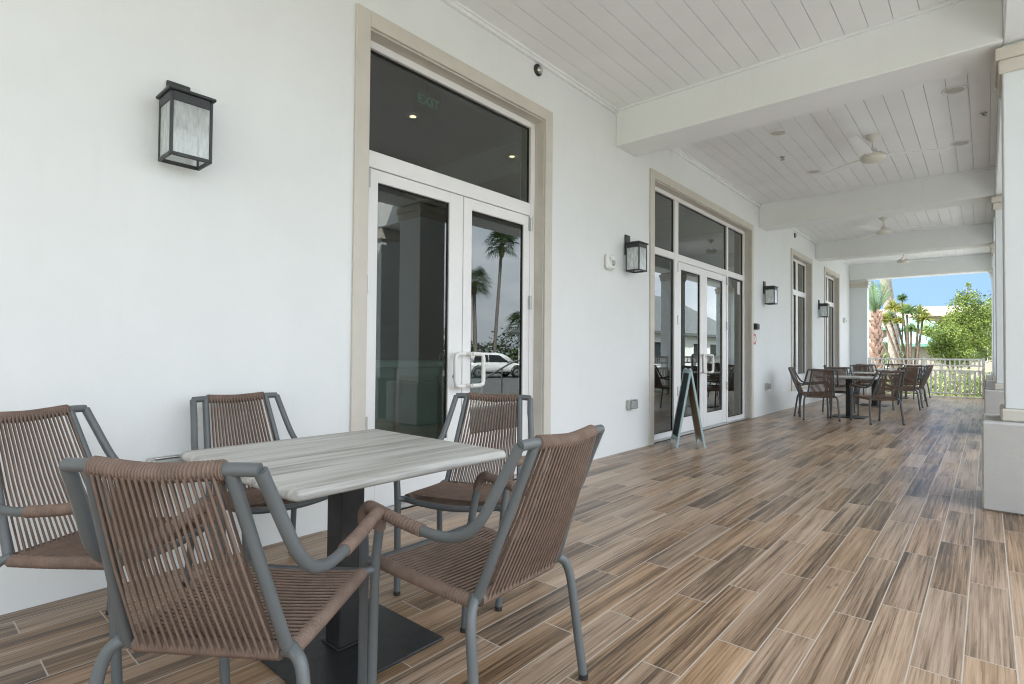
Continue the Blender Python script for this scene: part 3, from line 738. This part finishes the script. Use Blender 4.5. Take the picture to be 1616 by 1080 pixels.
# ------------------------------------------------------------------ vegetation
def leaf_cards(mb, c, rad, n, size, rng, up=.3):
    for _ in range(n):
        while True:
            p_ = Vector((rng.uniform(-1.3, 1.3), rng.uniform(-1.3, 1.3), rng.uniform(-1.3, 1.3)))
            if .2 < p_.length < 1 + .35 * rng.random() ** 2: break
        q = Vector(c) + Vector((p_.x * rad[0], p_.y * rad[1], p_.z * rad[2]))
        nrm = (p_ + Vector((rng.gauss(0, .7), rng.gauss(0, .7), rng.gauss(up, .7)))).normalized()
        a = nrm.cross(Vector((rng.gauss(0, 1), rng.gauss(0, 1), rng.gauss(0, 1)))).normalized(); b_ = nrm.cross(a)
        s = size * rng.uniform(.6, 1.3)
        mb.add([q - a * s, q - b_ * s * .42 + nrm * s * .12, q + a * s, q + b_ * s * .42 + nrm * s * .12], [(0, 1, 2, 3)])
def broadleaf(label, base, blobs, size, m, n, group, seed, trunk_r=.06):
    rng = random.Random(seed); t = thing('leafy_tree', label, 'tree', base, 0, group)
    tk = MB(); top = max(b_[0][2] for b_ in blobs); b0 = Vector(base)
    mainp = spline([b0, b0 + Vector((.06, .02, (top - base[2]) * .35)), b0 + Vector((-.05, 0, (top - base[2]) * .65)), Vector((base[0] + .03, base[1], top))], 5)
    tk.tube(mainp, [trunk_r * (1 - .8 * i / (len(mainp) - 1)) for i in range(len(mainp))], 8)
    for c, r_ in blobs:
        s = mainp[min(len(mainp) - 1, max(3, int(len(mainp) * (c[2] - base[2]) / (top - base[2]) * .75)))]
        tk.tube([s, s.lerp(Vector(c), .5) + Vector((0, 0, .06)), c], [trunk_r * .4, trunk_r * .28, .008], 6)
    part('trunk', tk, M_bark, t)
    lm = MB(); tot = sum(r_[0] * r_[2] for c, r_ in blobs)
    for c, r_ in blobs: leaf_cards(lm, c, r_, int(n * r_[0] * r_[2] / tot), size, rng)
    part('crown', lm, m, t); return t
def frond(mb, base, az, elev, ln, droop, rng, leaflet=.35, n=22, w=.022, curl=1):
    """one feather frond: rachis plus leaflets"""
    d = Vector((math.cos(az), math.sin(az), 0)); pts = []
    for i in range(n + 1):
        u = i / n; pts.append(Vector(base) + d * (ln * u * math.cos(elev) * (1 - .15 * u * u)) + Vector((0, 0, ln * u * math.sin(elev) - droop * ln * u * u)))
    mb.tube(pts[::3] + [pts[-1]], [.014 * (1 - .8 * i / (len(pts[::3]))) + .002 for i in range(len(pts[::3]) + 1)], 4, False)
    side = Vector((-d.y, d.x, 0))
    for i in range(2, n + 1):
        u = i / n; t_ = (pts[i] - pts[i - 1]).normalized(); L_ = leaflet * (math.sin(math.pi * min(1, u * .9 + .12)) ** .6) * rng.uniform(.85, 1.1)
        for sg in (1, -1):
            dirv = (side * sg * .75 + t_ * .7 + Vector((0, 0, .18 - .35 * u + rng.gauss(0, .08)))).normalized()
            a = pts[i]; e = a + dirv * L_; wv = t_ * w
            mb.add([a - wv, a + wv, a.lerp(e, .6) + wv * .8 - Vector((0, 0, .02)), e - Vector((0, 0, L_ * .16)), a.lerp(e, .6) - wv * .8], [(0, 1, 2, 3, 4)])
def fan_palm(label, base, h, lean, cr, nf, seed, group, trunk_r=.16, name='fan_palm', skirt=True):
    """tall cabbage palm: slender ringed trunk, round head of drooping fans"""
    rng = random.Random(seed); t = thing(name, label, 'palm tree', base, 0, group)
    b0 = Vector(base); tp = b0 + Vector((lean[0], lean[1], h)); pts = spline([b0, b0.lerp(tp, .35) + Vector((lean[0] * -.08, 0, 0)), b0.lerp(tp, .7), tp], 8)
    part('trunk', MB().tube(pts, [trunk_r * (1.15 - .25 * i / len(pts)) * (1 + .04 * (i % 2)) for i in range(len(pts))], 10), M_bark, t)
    if skirt: part('boots', MB().tube([tp - Vector((0, 0, 1.0)), tp - Vector((0, 0, .5)), tp], [trunk_r * 1.2, trunk_r * 2.1, trunk_r * 1.5], 10), M_bark2, t)
    lm = MB()
    for k in range(nf):
        az = rng.uniform(0, 6.283); el = rng.uniform(-.7, 1.25); d = Vector((math.cos(az) * math.cos(el), math.sin(az) * math.cos(el), math.sin(el)))
        pet = tp + d * cr * .55; lm.tube([tp, pet], [.02, .012], 4, False)
        u = d.cross(Vector((0, 0, 1))).normalized(); w = u.cross(d)
        for j in range(15):
            a = (j / 14 - .5) * 3.6; dv = (d * math.cos(a) + u * math.sin(a) + w * (.12 * math.sin(a * 3))).normalized(); L_ = cr * .62 * rng.uniform(.85, 1.1)
            e = pet + dv * L_ - Vector((0, 0, L_ * .33)); m_ = pet + dv * L_ * .55; s = u.cross(dv).cross(dv).normalized() * .028 if abs(u.dot(dv)) < .99 else w * .028
            lm.add([pet, m_ + s, e, m_ - s], [(0, 1, 2, 3)])
    part('crown', lm, M_leafd if skirt else M_palm, t); return t

# far end: fat palm with criss-cross boots
rng = random.Random(3)
t = thing('date_palm', 'stout palm with pinkish criss-cross trunk and upright green fronds beyond the far railing', 'palm tree', (-.2, 26, -.45))
part('trunk', MB().tube([(-.22, 26, -.45), (-.21, 26, 1.2), (-.19, 26, 2.4), (-.18, 26, 2.85)], [.27, .25, .21, .15], 16), mat('palm_fibre', (.16, .10, .075), .95, var=.3), t)
bt = MB()
for k in range(20):
    z = -.3 + .158 * k; r_ = .27 - .022 * max(0, z); n = 9
    for j in range(n):
        a = 2 * math.pi * (j + .5 * (k % 2)) / n + rng.gauss(0, .05); d = Vector((math.cos(a), math.sin(a), 0)); s = Vector((-d.y, d.x, 0))
        c = Vector((-.21, 26, z)) + d * r_; w = .085 * rng.uniform(.8, 1.15); hh = .24 * rng.uniform(.85, 1.2); o_ = .075 * rng.uniform(.6, 1.4)
        sk = s * rng.gauss(0, .03)
        vs = [c - s * w - d * .02, c + s * w - d * .02, c + s * w * .65 + d * o_ * .6 + Vector((0, 0, hh * .6)) + sk, c - s * w * .65 + d * o_ * .6 + Vector((0, 0, hh * .6)) + sk,
              c + s * w * .4 + d * o_ + Vector((0, 0, hh)) + sk, c - s * w * .4 + d * o_ + Vector((0, 0, hh)) + sk, c + d * (-.03) + Vector((0, 0, hh * .5))]
        bt.add(vs, [(0, 1, 2, 3), (3, 2, 4, 5), (4, 2, 1, 6), (5, 4, 6), (3, 5, 6, 0)])
part('boots', bt, M_boot, t)
fm = MB()
for k in range(18):
    frond(fm, (-.18, 26, 2.75), rng.uniform(0, 6.283), R(rng.uniform(58, 87)), rng.uniform(1.5, 2.6), rng.uniform(.08, .32), rng, .36, 34, .007)
part('crown', fm, M_palm, t)
fan_palm('tall grey palm trunk rising out of view behind the stout palm', (-.28, 34, -.45), 8.5, (-.75, 0), 1.5, 34, 5, None, .24, 'tall_palm')

# clump of thin stems with tufts
trunks = [((.52, 27.6), (-.08, 27.6, 2.54)), ((.51, 28.2), (.07, 28.2, 2.67)), ((.74, 28.0), (.27, 28.0, 2.84)), ((.73, 28.4), (.48, 28.4, 3.02)), ((.74, 27.8), (.69, 27.8, 2.84)),
          ((.85, 27.5), (.85, 27.5, 2.17)), ((.93, 28.3), (1.05, 28.3, 2.78)), ((1.01, 27.9), (1.2, 27.9, 2.59)), ((.29, 27.4), (-.1, 27.4, 1.71))]
tufts = [(-.1, 27.6, 2.66, .42), (.07, 28.2, 2.75, .40), (.10, 28.9, 3.25, .45), (.46, 28.6, 3.6, .28), (.52, 28.4, 3.12, .36), (.75, 27.8, 2.98, .45), (.86, 27.5, 2.27, .30), (1.07, 28.3, 2.92, .5), (1.26, 27.9, 2.68, .46), (.38, 28.0, 2.6, .28)]
t = thing('yucca_clump', 'clump of thin dark stems topped with yellow green tufts beyond the far railing', 'plant', (.7, 28, -.45))
for (bx, by), tp in trunks:
    b0 = Vector((bx - (bx - .75) * .35, by, -.45)); tp = Vector(tp); m_ = b0.lerp(tp, .5) + Vector(((bx - tp.x) * .18, 0, 0))
    part('stem', MB().tube(spline([b0, m_, tp], 6), [.055 - .018 * i / 12 for i in range(13)], 8), M_bark2, t)
part('stem', MB().tube(spline([(.45, 28.55, 1.6), (.46, 28.6, 2.6), (.46, 28.6, 3.55)], 5), .022, 6), M_bark2, t)
for x, y, z, s in tufts:
    cm_ = MB()
    for k in range(110):
        az = rng.uniform(0, 6.283); el = rng.uniform(-.75, 1.45); d = Vector((math.cos(az) * math.cos(el), math.sin(az) * math.cos(el), math.sin(el)))
        L_ = s * rng.uniform(.7, 1.1); w = d.cross(Vector((0, 0, 1))).normalized() * .02; b0 = Vector((x, y, z)); e = b0 + d * L_ - Vector((0, 0, .12 * L_))
        m_ = b0.lerp(e, .5) + Vector((0, 0, .03)); cm_.add([b0 - w * .4, b0 + w * .4, m_ + w, e, m_ - w], [(0, 1, 2, 3, 4)])
    part('tuft', cm_, M_yucca if rng.random() < .72 else M_palm, t)

G = 'leafy trees beyond the far railing'
broadleaf('taller bright green leafy tree at the right of the far opening', (2.55, 30, -.45), [((2.45, 30, 3.15), (.55, .5, .55)), ((2.72, 30.1, 3.55), (.30, .3, .42)), ((2.36, 30, 3.62), (.22, .22, .36)), ((2.95, 30, 2.6), (.55, .5, .55)), ((2.25, 29.8, 2.5), (.5, .5, .45)), ((2.75, 29.8, 1.9), (.65, .6, .5)), ((2.62, 30, 4.15), (.10, .1, .12)), ((3.25, 30.3, 3.0), (.5, .5, .5)), ((3.2, 30, 1.5), (.6, .6, .5))], .043, M_leaf, 13000, G, 11)
broadleaf('lower bright green bushy tree between the stem clump and the taller tree', (1.95, 29, -.45), [((1.75, 29, 1.75), (.45, .45, .42)), ((2.1, 29.1, 1.9), (.5, .5, .5)), ((1.95, 29, 1.25), (.6, .5, .45)), ((2.35, 29, 1.2), (.5, .5, .45)), ((1.5, 29, 1.45), (.25, .3, .22))], .042, M_leaf, 9000, G, 12, .05)
broadleaf('small dark green tree far behind the taller bright tree', (5.5, 52, -.45), [((4.4, 52, 5.0), (1.2, 1, .9)), ((5.3, 52, 5.2), (1.3, 1.2, 1.2)), ((5.2, 52, 3.6), (1.8, 1.5, 1.2))], .16, M_leafd, 2600, G, 13, .12)
broadleaf('olive toned tree with thin foliage behind the bushy tree', (2.1, 36, -.45), [((1.85, 36, 2.9), (.6, .5, .45)), ((2.35, 36, 3.1), (.45, .4, .5)), ((2.2, 36, 2.1), (.8, .6, .6))], .085, leaf_mat('olive_leaves', (.10, .11, .03), (.22, .2, .06)), 2200, G, 14, .07)
fan_palm('short palm with a round green head behind the stem clump', (1.55, 41, -.45), 2.6, (.1, 0), 1.0, 40, 31, None, .14, 'short_palm', False)
fan_palm('small palm with pale green head between the stout palm and the stem clump', (-.95, 38, -.45), 1.7, (0, 0), .9, 36, 32, None, .13, 'short_palm', False)
broadleaf('loose yellow green tree in front of the cream house', (.6, 50, -.45), [((.2, 50, 2.9), (.8, .6, .6)), ((1.1, 50, 3.3), (.7, .6, .6)), ((.7, 50, 2.0), (.9, .7, .6))], .1, M_leaf, 2200, G, 15, .09)
broadleaf('dull green tree at the edge of the pale houses', (2.6, 58, -.45), [((1.9, 58, 3.9), (.9, .7, .8)), ((3.0, 58, 4.4), (.9, .7, .9)), ((2.5, 58, 2.8), (1.2, .8, .8))], .12, M_leafd, 2200, G, 16, .1)
# low planting right behind the railing
for i, (x, y, sx, lb) in enumerate([(.9, 23.2, .9, 'low green shrub behind the far railing, under the stem clump'), (2.3, 23.6, .9, 'low green shrub behind the far railing, under the bushy tree'), (3.6, 23.4, .8, 'low green shrub behind the far railing, beside the last column'), (-.5, 23.4, .7, 'low green shrub behind the far railing, at the foot of the stout palm')]):
    t = thing('shrub', lb, 'shrub', (x, y, -.45), 0, 'low shrubs behind the far railing')
    sm = MB(); leaf_cards(sm, (x, y, .0), (sx, .6, .62), 1500, .06, rng, .6); part('foliage', sm, M_leaf, t)
    tk = MB()
    for k in range(5): tk.tube([(x, y, -.45), (x + rng.uniform(-.5, .5) * sx, y + rng.uniform(-.3, .3), .3)], [.02, .006], 5)
    part('stem', tk, M_bark2, t)

# ------------------------------------------------------------------ buildings
def house(label, x0, x1, y0, y1, zw, zr, wall_m, roof_m, wins, g='pale houses around the porch', hip=1.0, over=.5):
    t = thing('pale_house', label, 'house', ((x0 + x1) / 2, (y0 + y1) / 2, -.45), 0, g)
    part('wall', MB().box(x0, x1, y0, y1, -.45, zw), wall_m, t)
    a = [(x0 - over, y0 - over), (x1 + over, y0 - over), (x1 + over, y1 + over), (x0 - over, y1 + over)]
    w, d = x1 - x0, y1 - y0
    if w > d: rdg = [(x0 + d / 2 * hip, (y0 + y1) / 2), (x1 - d / 2 * hip, (y0 + y1) / 2)]; fs = [(0, 1, 5, 4), (2, 3, 4, 5), (1, 2, 5), (3, 0, 4)]
    else: rdg = [((x0 + x1) / 2, y0 + w / 2 * hip), ((x0 + x1) / 2, y1 - w / 2 * hip)]; fs = [(1, 2, 5, 4), (3, 0, 4, 5), (0, 1, 4), (2, 3, 5)]
    rm_ = MB().add([(*q, zw + .02) for q in a] + [(*q, zr) for q in rdg], fs + [(3, 2, 1, 0)]); rm_.box(x0 - over, x1 + over, y0 - over, y1 + over, zw - .16, zw + .015)
    part('roof', rm_, roof_m, t)
    for (ax, p0, p1, z0, z1) in wins:
        f = MB(); gl = MB()
        if ax == 'y': f.box(p0 - .08, p1 + .08, y0 - .05, y0 - .001, z0 - .08, z1 + .08); gl.box(p0, p1, y0 - .06, y0 - .0505, z0, z1)
        else: f.box(x0 - .05, x0 - .001, p0 - .08, p1 + .08, z0 - .08, z1 + .08); gl.box(x0 - .06, x0 - .0505, p0, p1, z0, z1)
        o = part('window', f, M_white, t); part('pane', gl, M_houseglass, o)
    return t
house('cream house with an aqua roof far beyond the palms', -9, 1.2, 62, 72, 3.7, 5.2, M_cream, M_aqua, [('y', -6 + 2.2 * k, -4.9 + 2.2 * k, .9, 2.4) for k in range(3)], over=.7)
house('long pale block rising behind the cream house', -14, 9, 92, 104, 6.6, 8.2, M_cream, mat('pale_tile_roof', (.30, .26, .225), .8), [('y', -11 + 2.6 * k, -9.8 + 2.6 * k, 3.6, 5.4) for k in range(7)] + [('y', -11 + 2.6 * k, -9.8 + 2.6 * k, .6, 2.2) for k in range(7)])
house('small white building with aqua roof behind the stem clump', -2.6, .9, 44, 48, 1.9, 2.9, M_cream, M_aqua, [('y', -1.9, -1.0, .4, 1.4)], over=.4)
house('white house with grey shingle roof across the lot, reflected in the wide door', 13, 22, 30, 50, 2.6, 6.0, M_wall, M_shingle, [('x', 33 + 3.2 * k, 34.4 + 3.2 * k, .5, 1.9) for k in range(5)])

# ------------------------------------------------------------------ reflected forecourt: palms, hedge, car
fan_palm('tall cabbage palm reflected in the double door, its head above the other palm', (27.2, 33.0, -.45), 10.4, (-.5, .3), 1.55, 46, 21, 'palms across the parking lot', .13)
fan_palm('shorter cabbage palm reflected in the double door beside the taller one', (28.3, 32.0, -.45), 7.3, (.3, 0), 1.6, 46, 22, 'palms across the parking lot', .16)
fan_palm('low cabbage palm at the edge of the parking lot, reflected in the double door', (22.5, 30.9, -.45), 3.4, (0, .2), 1.6, 36, 23, 'palms across the parking lot', .17)
t = thing('dune_hedge', 'long green hedge behind the parked car, reflected in the double door', 'hedge', (32, 34, -.45), 0)
hm = MB()
for k in range(16):
    u = k / 15; x = 40 - 20 * u; y = 22 + 30 * u; leaf_cards(hm, (x, y, .6), (2.4, 2.4, 1.9 + .8 * math.sin(k * 1.7)), 900, .2, rng, .6)
part('foliage', hm, M_leafd, t)
tk = MB()
for k in range(16): tk.tube([(40 - 20 * k / 15, 22 + 2 * k, -.45), (40 - 20 * k / 15, 22 + 2 * k, .8)], [.09, .04], 6)
part('stem', tk, M_bark2, t)

def car(label, loc, az):
    t = thing('parked_car', label, 'car', loc, az, local=True)
    def loft(secs, name, m, par):
        mb = MB(); n = len(secs[0])
        for s_ in secs: mb.V += s_
        for i in range(len(secs) - 1):
            for j in range(n - 1): mb.F.append((i * n + j, i * n + j + 1, (i + 1) * n + j + 1, (i + 1) * n + j)); mb.SM.append(True)
        mb.F += [tuple(range(n - 1, -1, -1)), tuple((len(secs) - 1) * n + j for j in range(n))]; mb.SM += [False, False]
        for i in range(len(secs) - 1): mb.F.append((i * n + n - 1, i * n, (i + 1) * n, (i + 1) * n + n - 1)); mb.SM.append(False)
        return part(name, mb, m, par)
    def sec(x, w, zb, zs, zt): # closed section across the car
        return [(x, -w, zb), (x, -w - .02, (zb + zs) / 2), (x, -w + .02, zs), (x, -w + .09, zt), (x, w - .09, zt), (x, w - .02, zs), (x, w + .02, (zb + zs) / 2), (x, w, zb)]
    body = loft([sec(-2.08, .72, .42, .70, .80), sec(-2.0, .84, .32, .82, .96), (sec(-1.3, .88, .28, .90, .99)), sec(0, .89, .28, .90, .97), sec(1.0, .88, .28, .86, .95), sec(1.75, .84, .30, .74, .83), sec(2.08, .70, .38, .60, .68)], 'body', M_carp, t)
    loft([[(x, -w0, .96), (x + dx, -w1, zt - .06), (x + dx, -w1 + .08, zt), (x + dx, w1 - .08, zt), (x + dx, w1, zt - .06), (x, w0, .96)] for x, dx, w0, w1, zt in ((-1.98, .22, .76, .62, 1.46), (-1.2, 0, .82, .67, 1.56), (0, 0, .82, .67, 1.56), (.55, -.1, .82, .66, 1.49), (1.2, -.42, .80, .64, 1.36))], 'cabin', M_carp, body)
    for sg in (1, -1):
        for q in ([(-1.62, .97), (-1.45, 1.38), (-.62, 1.42), (-.62, .98)], [(-.55, .98), (-.55, 1.42), (.16, 1.40), (.72, 1.02), (.72, .98)]):
            mb = MB(); k = len(q); inset = lambda z: .835 - .15 * (z - .96) / .6
            vs = [(x, sg * (inset(z) + .012), z) for x, z in q] + [(x, sg * (inset(z) - .05), z) for x, z in q]
            mb.add(vs, [tuple(range(k)), tuple(range(2 * k - 1, k - 1, -1))] + [(i, (i + 1) % k, k + (i + 1) % k, k + i) for i in range(k)]); part('side_window', mb, M_carg, body)
        for x in (-1.3, 1.32):
            wh = part('wheel', MB().lathe([(.22, -.10), (.33, -.11), (.345, -.07), (.345, .07), (.33, .11), (.22, .10)], (x, sg * .80, .345), 24, 'y'), M_tyre, t)
            part('rim', MB().lathe([(.21, -.105), (.215, .105), (.06, .112), (.05, .08)], (x, sg * .80, .345), 10, 'y', False) if sg > 0 else MB().lathe([(.05, -.08), (.06, -.112), (.215, -.105), (.21, .105)], (x, sg * .80, .345), 10, 'y', False), M_steel, wh)
            part('wheel_arch', MB().tube([(x + .41 * math.cos(a), sg * .885, .345 + .41 * math.sin(a)) for a in [math.pi * i / 12 for i in range(13)]], .035, 6), M_carb, body)
        part('tail_light', MB().bbox(-2.09, -1.86, min(sg * .45, sg * .84), max(sg * .45, sg * .84), .80, .88, .02), M_red, body)
        part('headlight', MB().bbox(1.85, 2.06, min(sg * .45, sg * .76), max(sg * .45, sg * .76), .62, .70, .02), M_houseglass, body)
        part('side_mirror', MB().bbox(.62, .76, min(sg * .90, sg * 1.04), max(sg * .90, sg * 1.04), 1.0, 1.12, .03), M_carp, body)
    part('rear_window', MB().add([(-2.0, -.62, 1.0), (-2.0, .62, 1.0), (-1.79, .54, 1.40), (-1.79, -.54, 1.40), (-1.9, -.62, 1.0), (-1.9, .62, 1.0), (-1.69, .54, 1.40), (-1.69, -.54, 1.40)], [(0, 3, 2, 1), (4, 5, 6, 7), (0, 1, 5, 4), (2, 3, 7, 6), (0, 4, 7, 3), (1, 2, 6, 5)]), M_carg, body)
    part('rear_bumper', MB().bbox(-2.13, -1.85, -.82, .82, .34, .56, .05), M_carb, body)
    part('sill', MB().bbox(-.9, .92, -.925, .925, .27, .38, .02), M_carb, body)
    part('number_plate', MB().bbox(-2.105, -2.085, -.17, .17, .66, .76, .004), M_white, body)
    for sg in (1, -1): part('roof_rail', MB().tube([(-1.3, sg * .6, 1.555), (-1.2, sg * .6, 1.60), (.1, sg * .6, 1.60), (.25, sg * .6, 1.54)], .016, 6), M_carb, body)
car('white hatchback parked in the lot, seen only as a reflection in the double door', (20.2, 25.3, -.442), R(112))

# ------------------------------------------------------------------ sky, sun, camera
W = bpy.data.worlds.new('World'); S.world = W; W.use_nodes = True
nt = W.node_tree; nt.nodes.clear()
def N(t, **k):
    n = nt.nodes.new('ShaderNode' + t)
    for a, v in k.items():
        if a in n.inputs: n.inputs[a].default_value = v
        else: setattr(n, a, v)
    return n
Lk = nt.links.new
SUN_EL, SUN_DIR = R(52), Vector((-.62, -.52, 0)).normalized()
sky = N('TexSky'); sky.sky_type = 'NISHITA'; sky.sun_disc = False; sky.sun_elevation = SUN_EL
sky.sun_rotation = math.atan2(SUN_DIR.x, SUN_DIR.y); sky.air_density = 1.2; sky.dust_density = .3; sky.ozone_density = 2.0
tc = N('TexCoord')
lift = N('VectorMath', operation='ADD'); Lk(tc.outputs['Generated'], lift.inputs[0]); lift.inputs[1].default_value = (0, 0, .62)
nrm = N('VectorMath', operation='NORMALIZE'); Lk(lift.outputs[0], nrm.inputs[0]); Lk(nrm.outputs[0], sky.inputs['Vector'])
# broken cloud deck: thick over the car park side, clear beyond the far end of the porch
mp = N('Mapping'); mp.inputs['Scale'].default_value = (1, 1, 3.2); Lk(tc.outputs['Generated'], mp.inputs[0])
n1 = N('TexNoise', Scale=2.6, Detail=8.0, Roughness=.6); Lk(mp.outputs[0], n1.inputs['Vector'])
dt = N('VectorMath', operation='DOT_PRODUCT'); Lk(tc.outputs['Generated'], dt.inputs[0]); dt.inputs[1].default_value = (-.25, .93, .0)
bias = N('MapRange', interpolation_type='SMOOTHSTEP'); Lk(dt.outputs['Value'], bias.inputs[0]); bias.inputs[1].default_value = .82; bias.inputs[2].default_value = .93
bias.inputs[3].default_value = .62; bias.inputs[4].default_value = -.75
am = N('Math', operation='ADD'); Lk(n1.outputs['Fac'], am.inputs[0]); Lk(bias.outputs[0], am.inputs[1])
msk = N('MapRange', interpolation_type='SMOOTHSTEP'); Lk(am.outputs[0], msk.inputs[0]); msk.inputs[1].default_value = .42; msk.inputs[2].default_value = .80
n2 = N('TexNoise', Scale=4.5, Detail=7.0); Lk(mp.outputs[0], n2.inputs['Vector'])
cr = N('ValToRGB'); e = cr.color_ramp.elements; e[0].position = .3; e[0].color = (.52, .60, .68, 1); e[1].position = .7; e[1].color = (.90, .95, 1.0, 1); Lk(n2.outputs['Fac'], cr.inputs[0])
bg1 = N('Background', Strength=.112); Lk(sky.outputs[0], bg1.inputs['Color'])
bg2 = N('Background', Strength=.85)
side = N('VectorMath', operation='DOT_PRODUCT'); Lk(tc.outputs['Generated'], side.inputs[0]); side.inputs[1].default_value = (0, -1, 0)
dim = N('MapRange', interpolation_type='SMOOTHSTEP'); Lk(side.outputs['Value'], dim.inputs[0]); dim.inputs[1].default_value = .1; dim.inputs[2].default_value = .9; dim.inputs[3].default_value = 1.0; dim.inputs[4].default_value = .6
zz = N('SeparateXYZ'); Lk(tc.outputs['Generated'], zz.inputs[0])
ze = N('MapRange'); Lk(zz.outputs[2], ze.inputs[0]); ze.inputs[1].default_value = .05; ze.inputs[2].default_value = .85; ze.inputs[3].default_value = .98; ze.inputs[4].default_value = 1.9
zm = N('Math', operation='MULTIPLY'); Lk(dim.outputs[0], zm.inputs[0]); Lk(ze.outputs[0], zm.inputs[1])
cs = N('VectorMath', operation='SCALE'); Lk(cr.outputs[0], cs.inputs[0]); Lk(zm.outputs[0], cs.inputs['Scale']); Lk(cs.outputs[0], bg2.inputs['Color'])
mx = N('MixShader'); Lk(msk.outputs[0], mx.inputs[0]); Lk(bg1.outputs[0], mx.inputs[1]); Lk(bg2.outputs[0], mx.inputs[2])
out = N('OutputWorld'); Lk(mx.outputs[0], out.inputs[0])

sl = bpy.data.lights.new('sun', 'SUN'); sl.energy = 4.6; sl.angle = R(.53); sl.color = (1, .96, .89)
so = bpy.data.objects.new('sun', sl); COL.objects.link(so); so.location = (-20, -20, 30)
dv = Vector((SUN_DIR.x * math.cos(SUN_EL), SUN_DIR.y * math.cos(SUN_EL), math.sin(SUN_EL)))
so.rotation_euler = dv.to_track_quat('Z', 'Y').to_euler()

cam = bpy.data.cameras.new('camera'); co = bpy.data.objects.new('camera', cam); COL.objects.link(co); S.camera = co
YAW, PITCH, ROLL, FPX = .71532, .019042, .00864, 862.96
fw = Vector((-math.sin(YAW), math.cos(YAW), 0)); rt = Vector((math.cos(YAW), math.sin(YAW), 0)); up = Vector((0, 0, 1))
f2 = fw * math.cos(PITCH) + up * math.sin(PITCH); u2 = up * math.cos(PITCH) - fw * math.sin(PITCH)
r3 = rt * math.cos(ROLL) + u2 * math.sin(ROLL); u3 = u2 * math.cos(ROLL) - rt * math.sin(ROLL)
co.matrix_world = Matrix(((r3.x, u3.x, -f2.x, 3.184), (r3.y, u3.y, -f2.y, 0), (r3.z, u3.z, -f2.z, H), (0, 0, 0, 1)))
cam.sensor_width = 36; cam.lens = 36 * FPX / 1616; cam.clip_start = .05; cam.clip_end = 1000

S.view_settings.view_transform = 'Standard'; S.view_settings.look = 'None'; S.view_settings.gamma = 1; S.view_settings.exposure = 1.86
S.render.engine = 'CYCLES'
S.cycles.use_denoising = True; S.cycles.filter_width = 1.1; S.cycles.max_bounces = 10; S.cycles.diffuse_bounces = 6; S.cycles.glossy_bounces = 5; S.cycles.transparent_max_bounces = 16
S.cycles.caustics_reflective = False; S.cycles.caustics_refractive = False; S.cycles.sample_clamp_indirect = 6
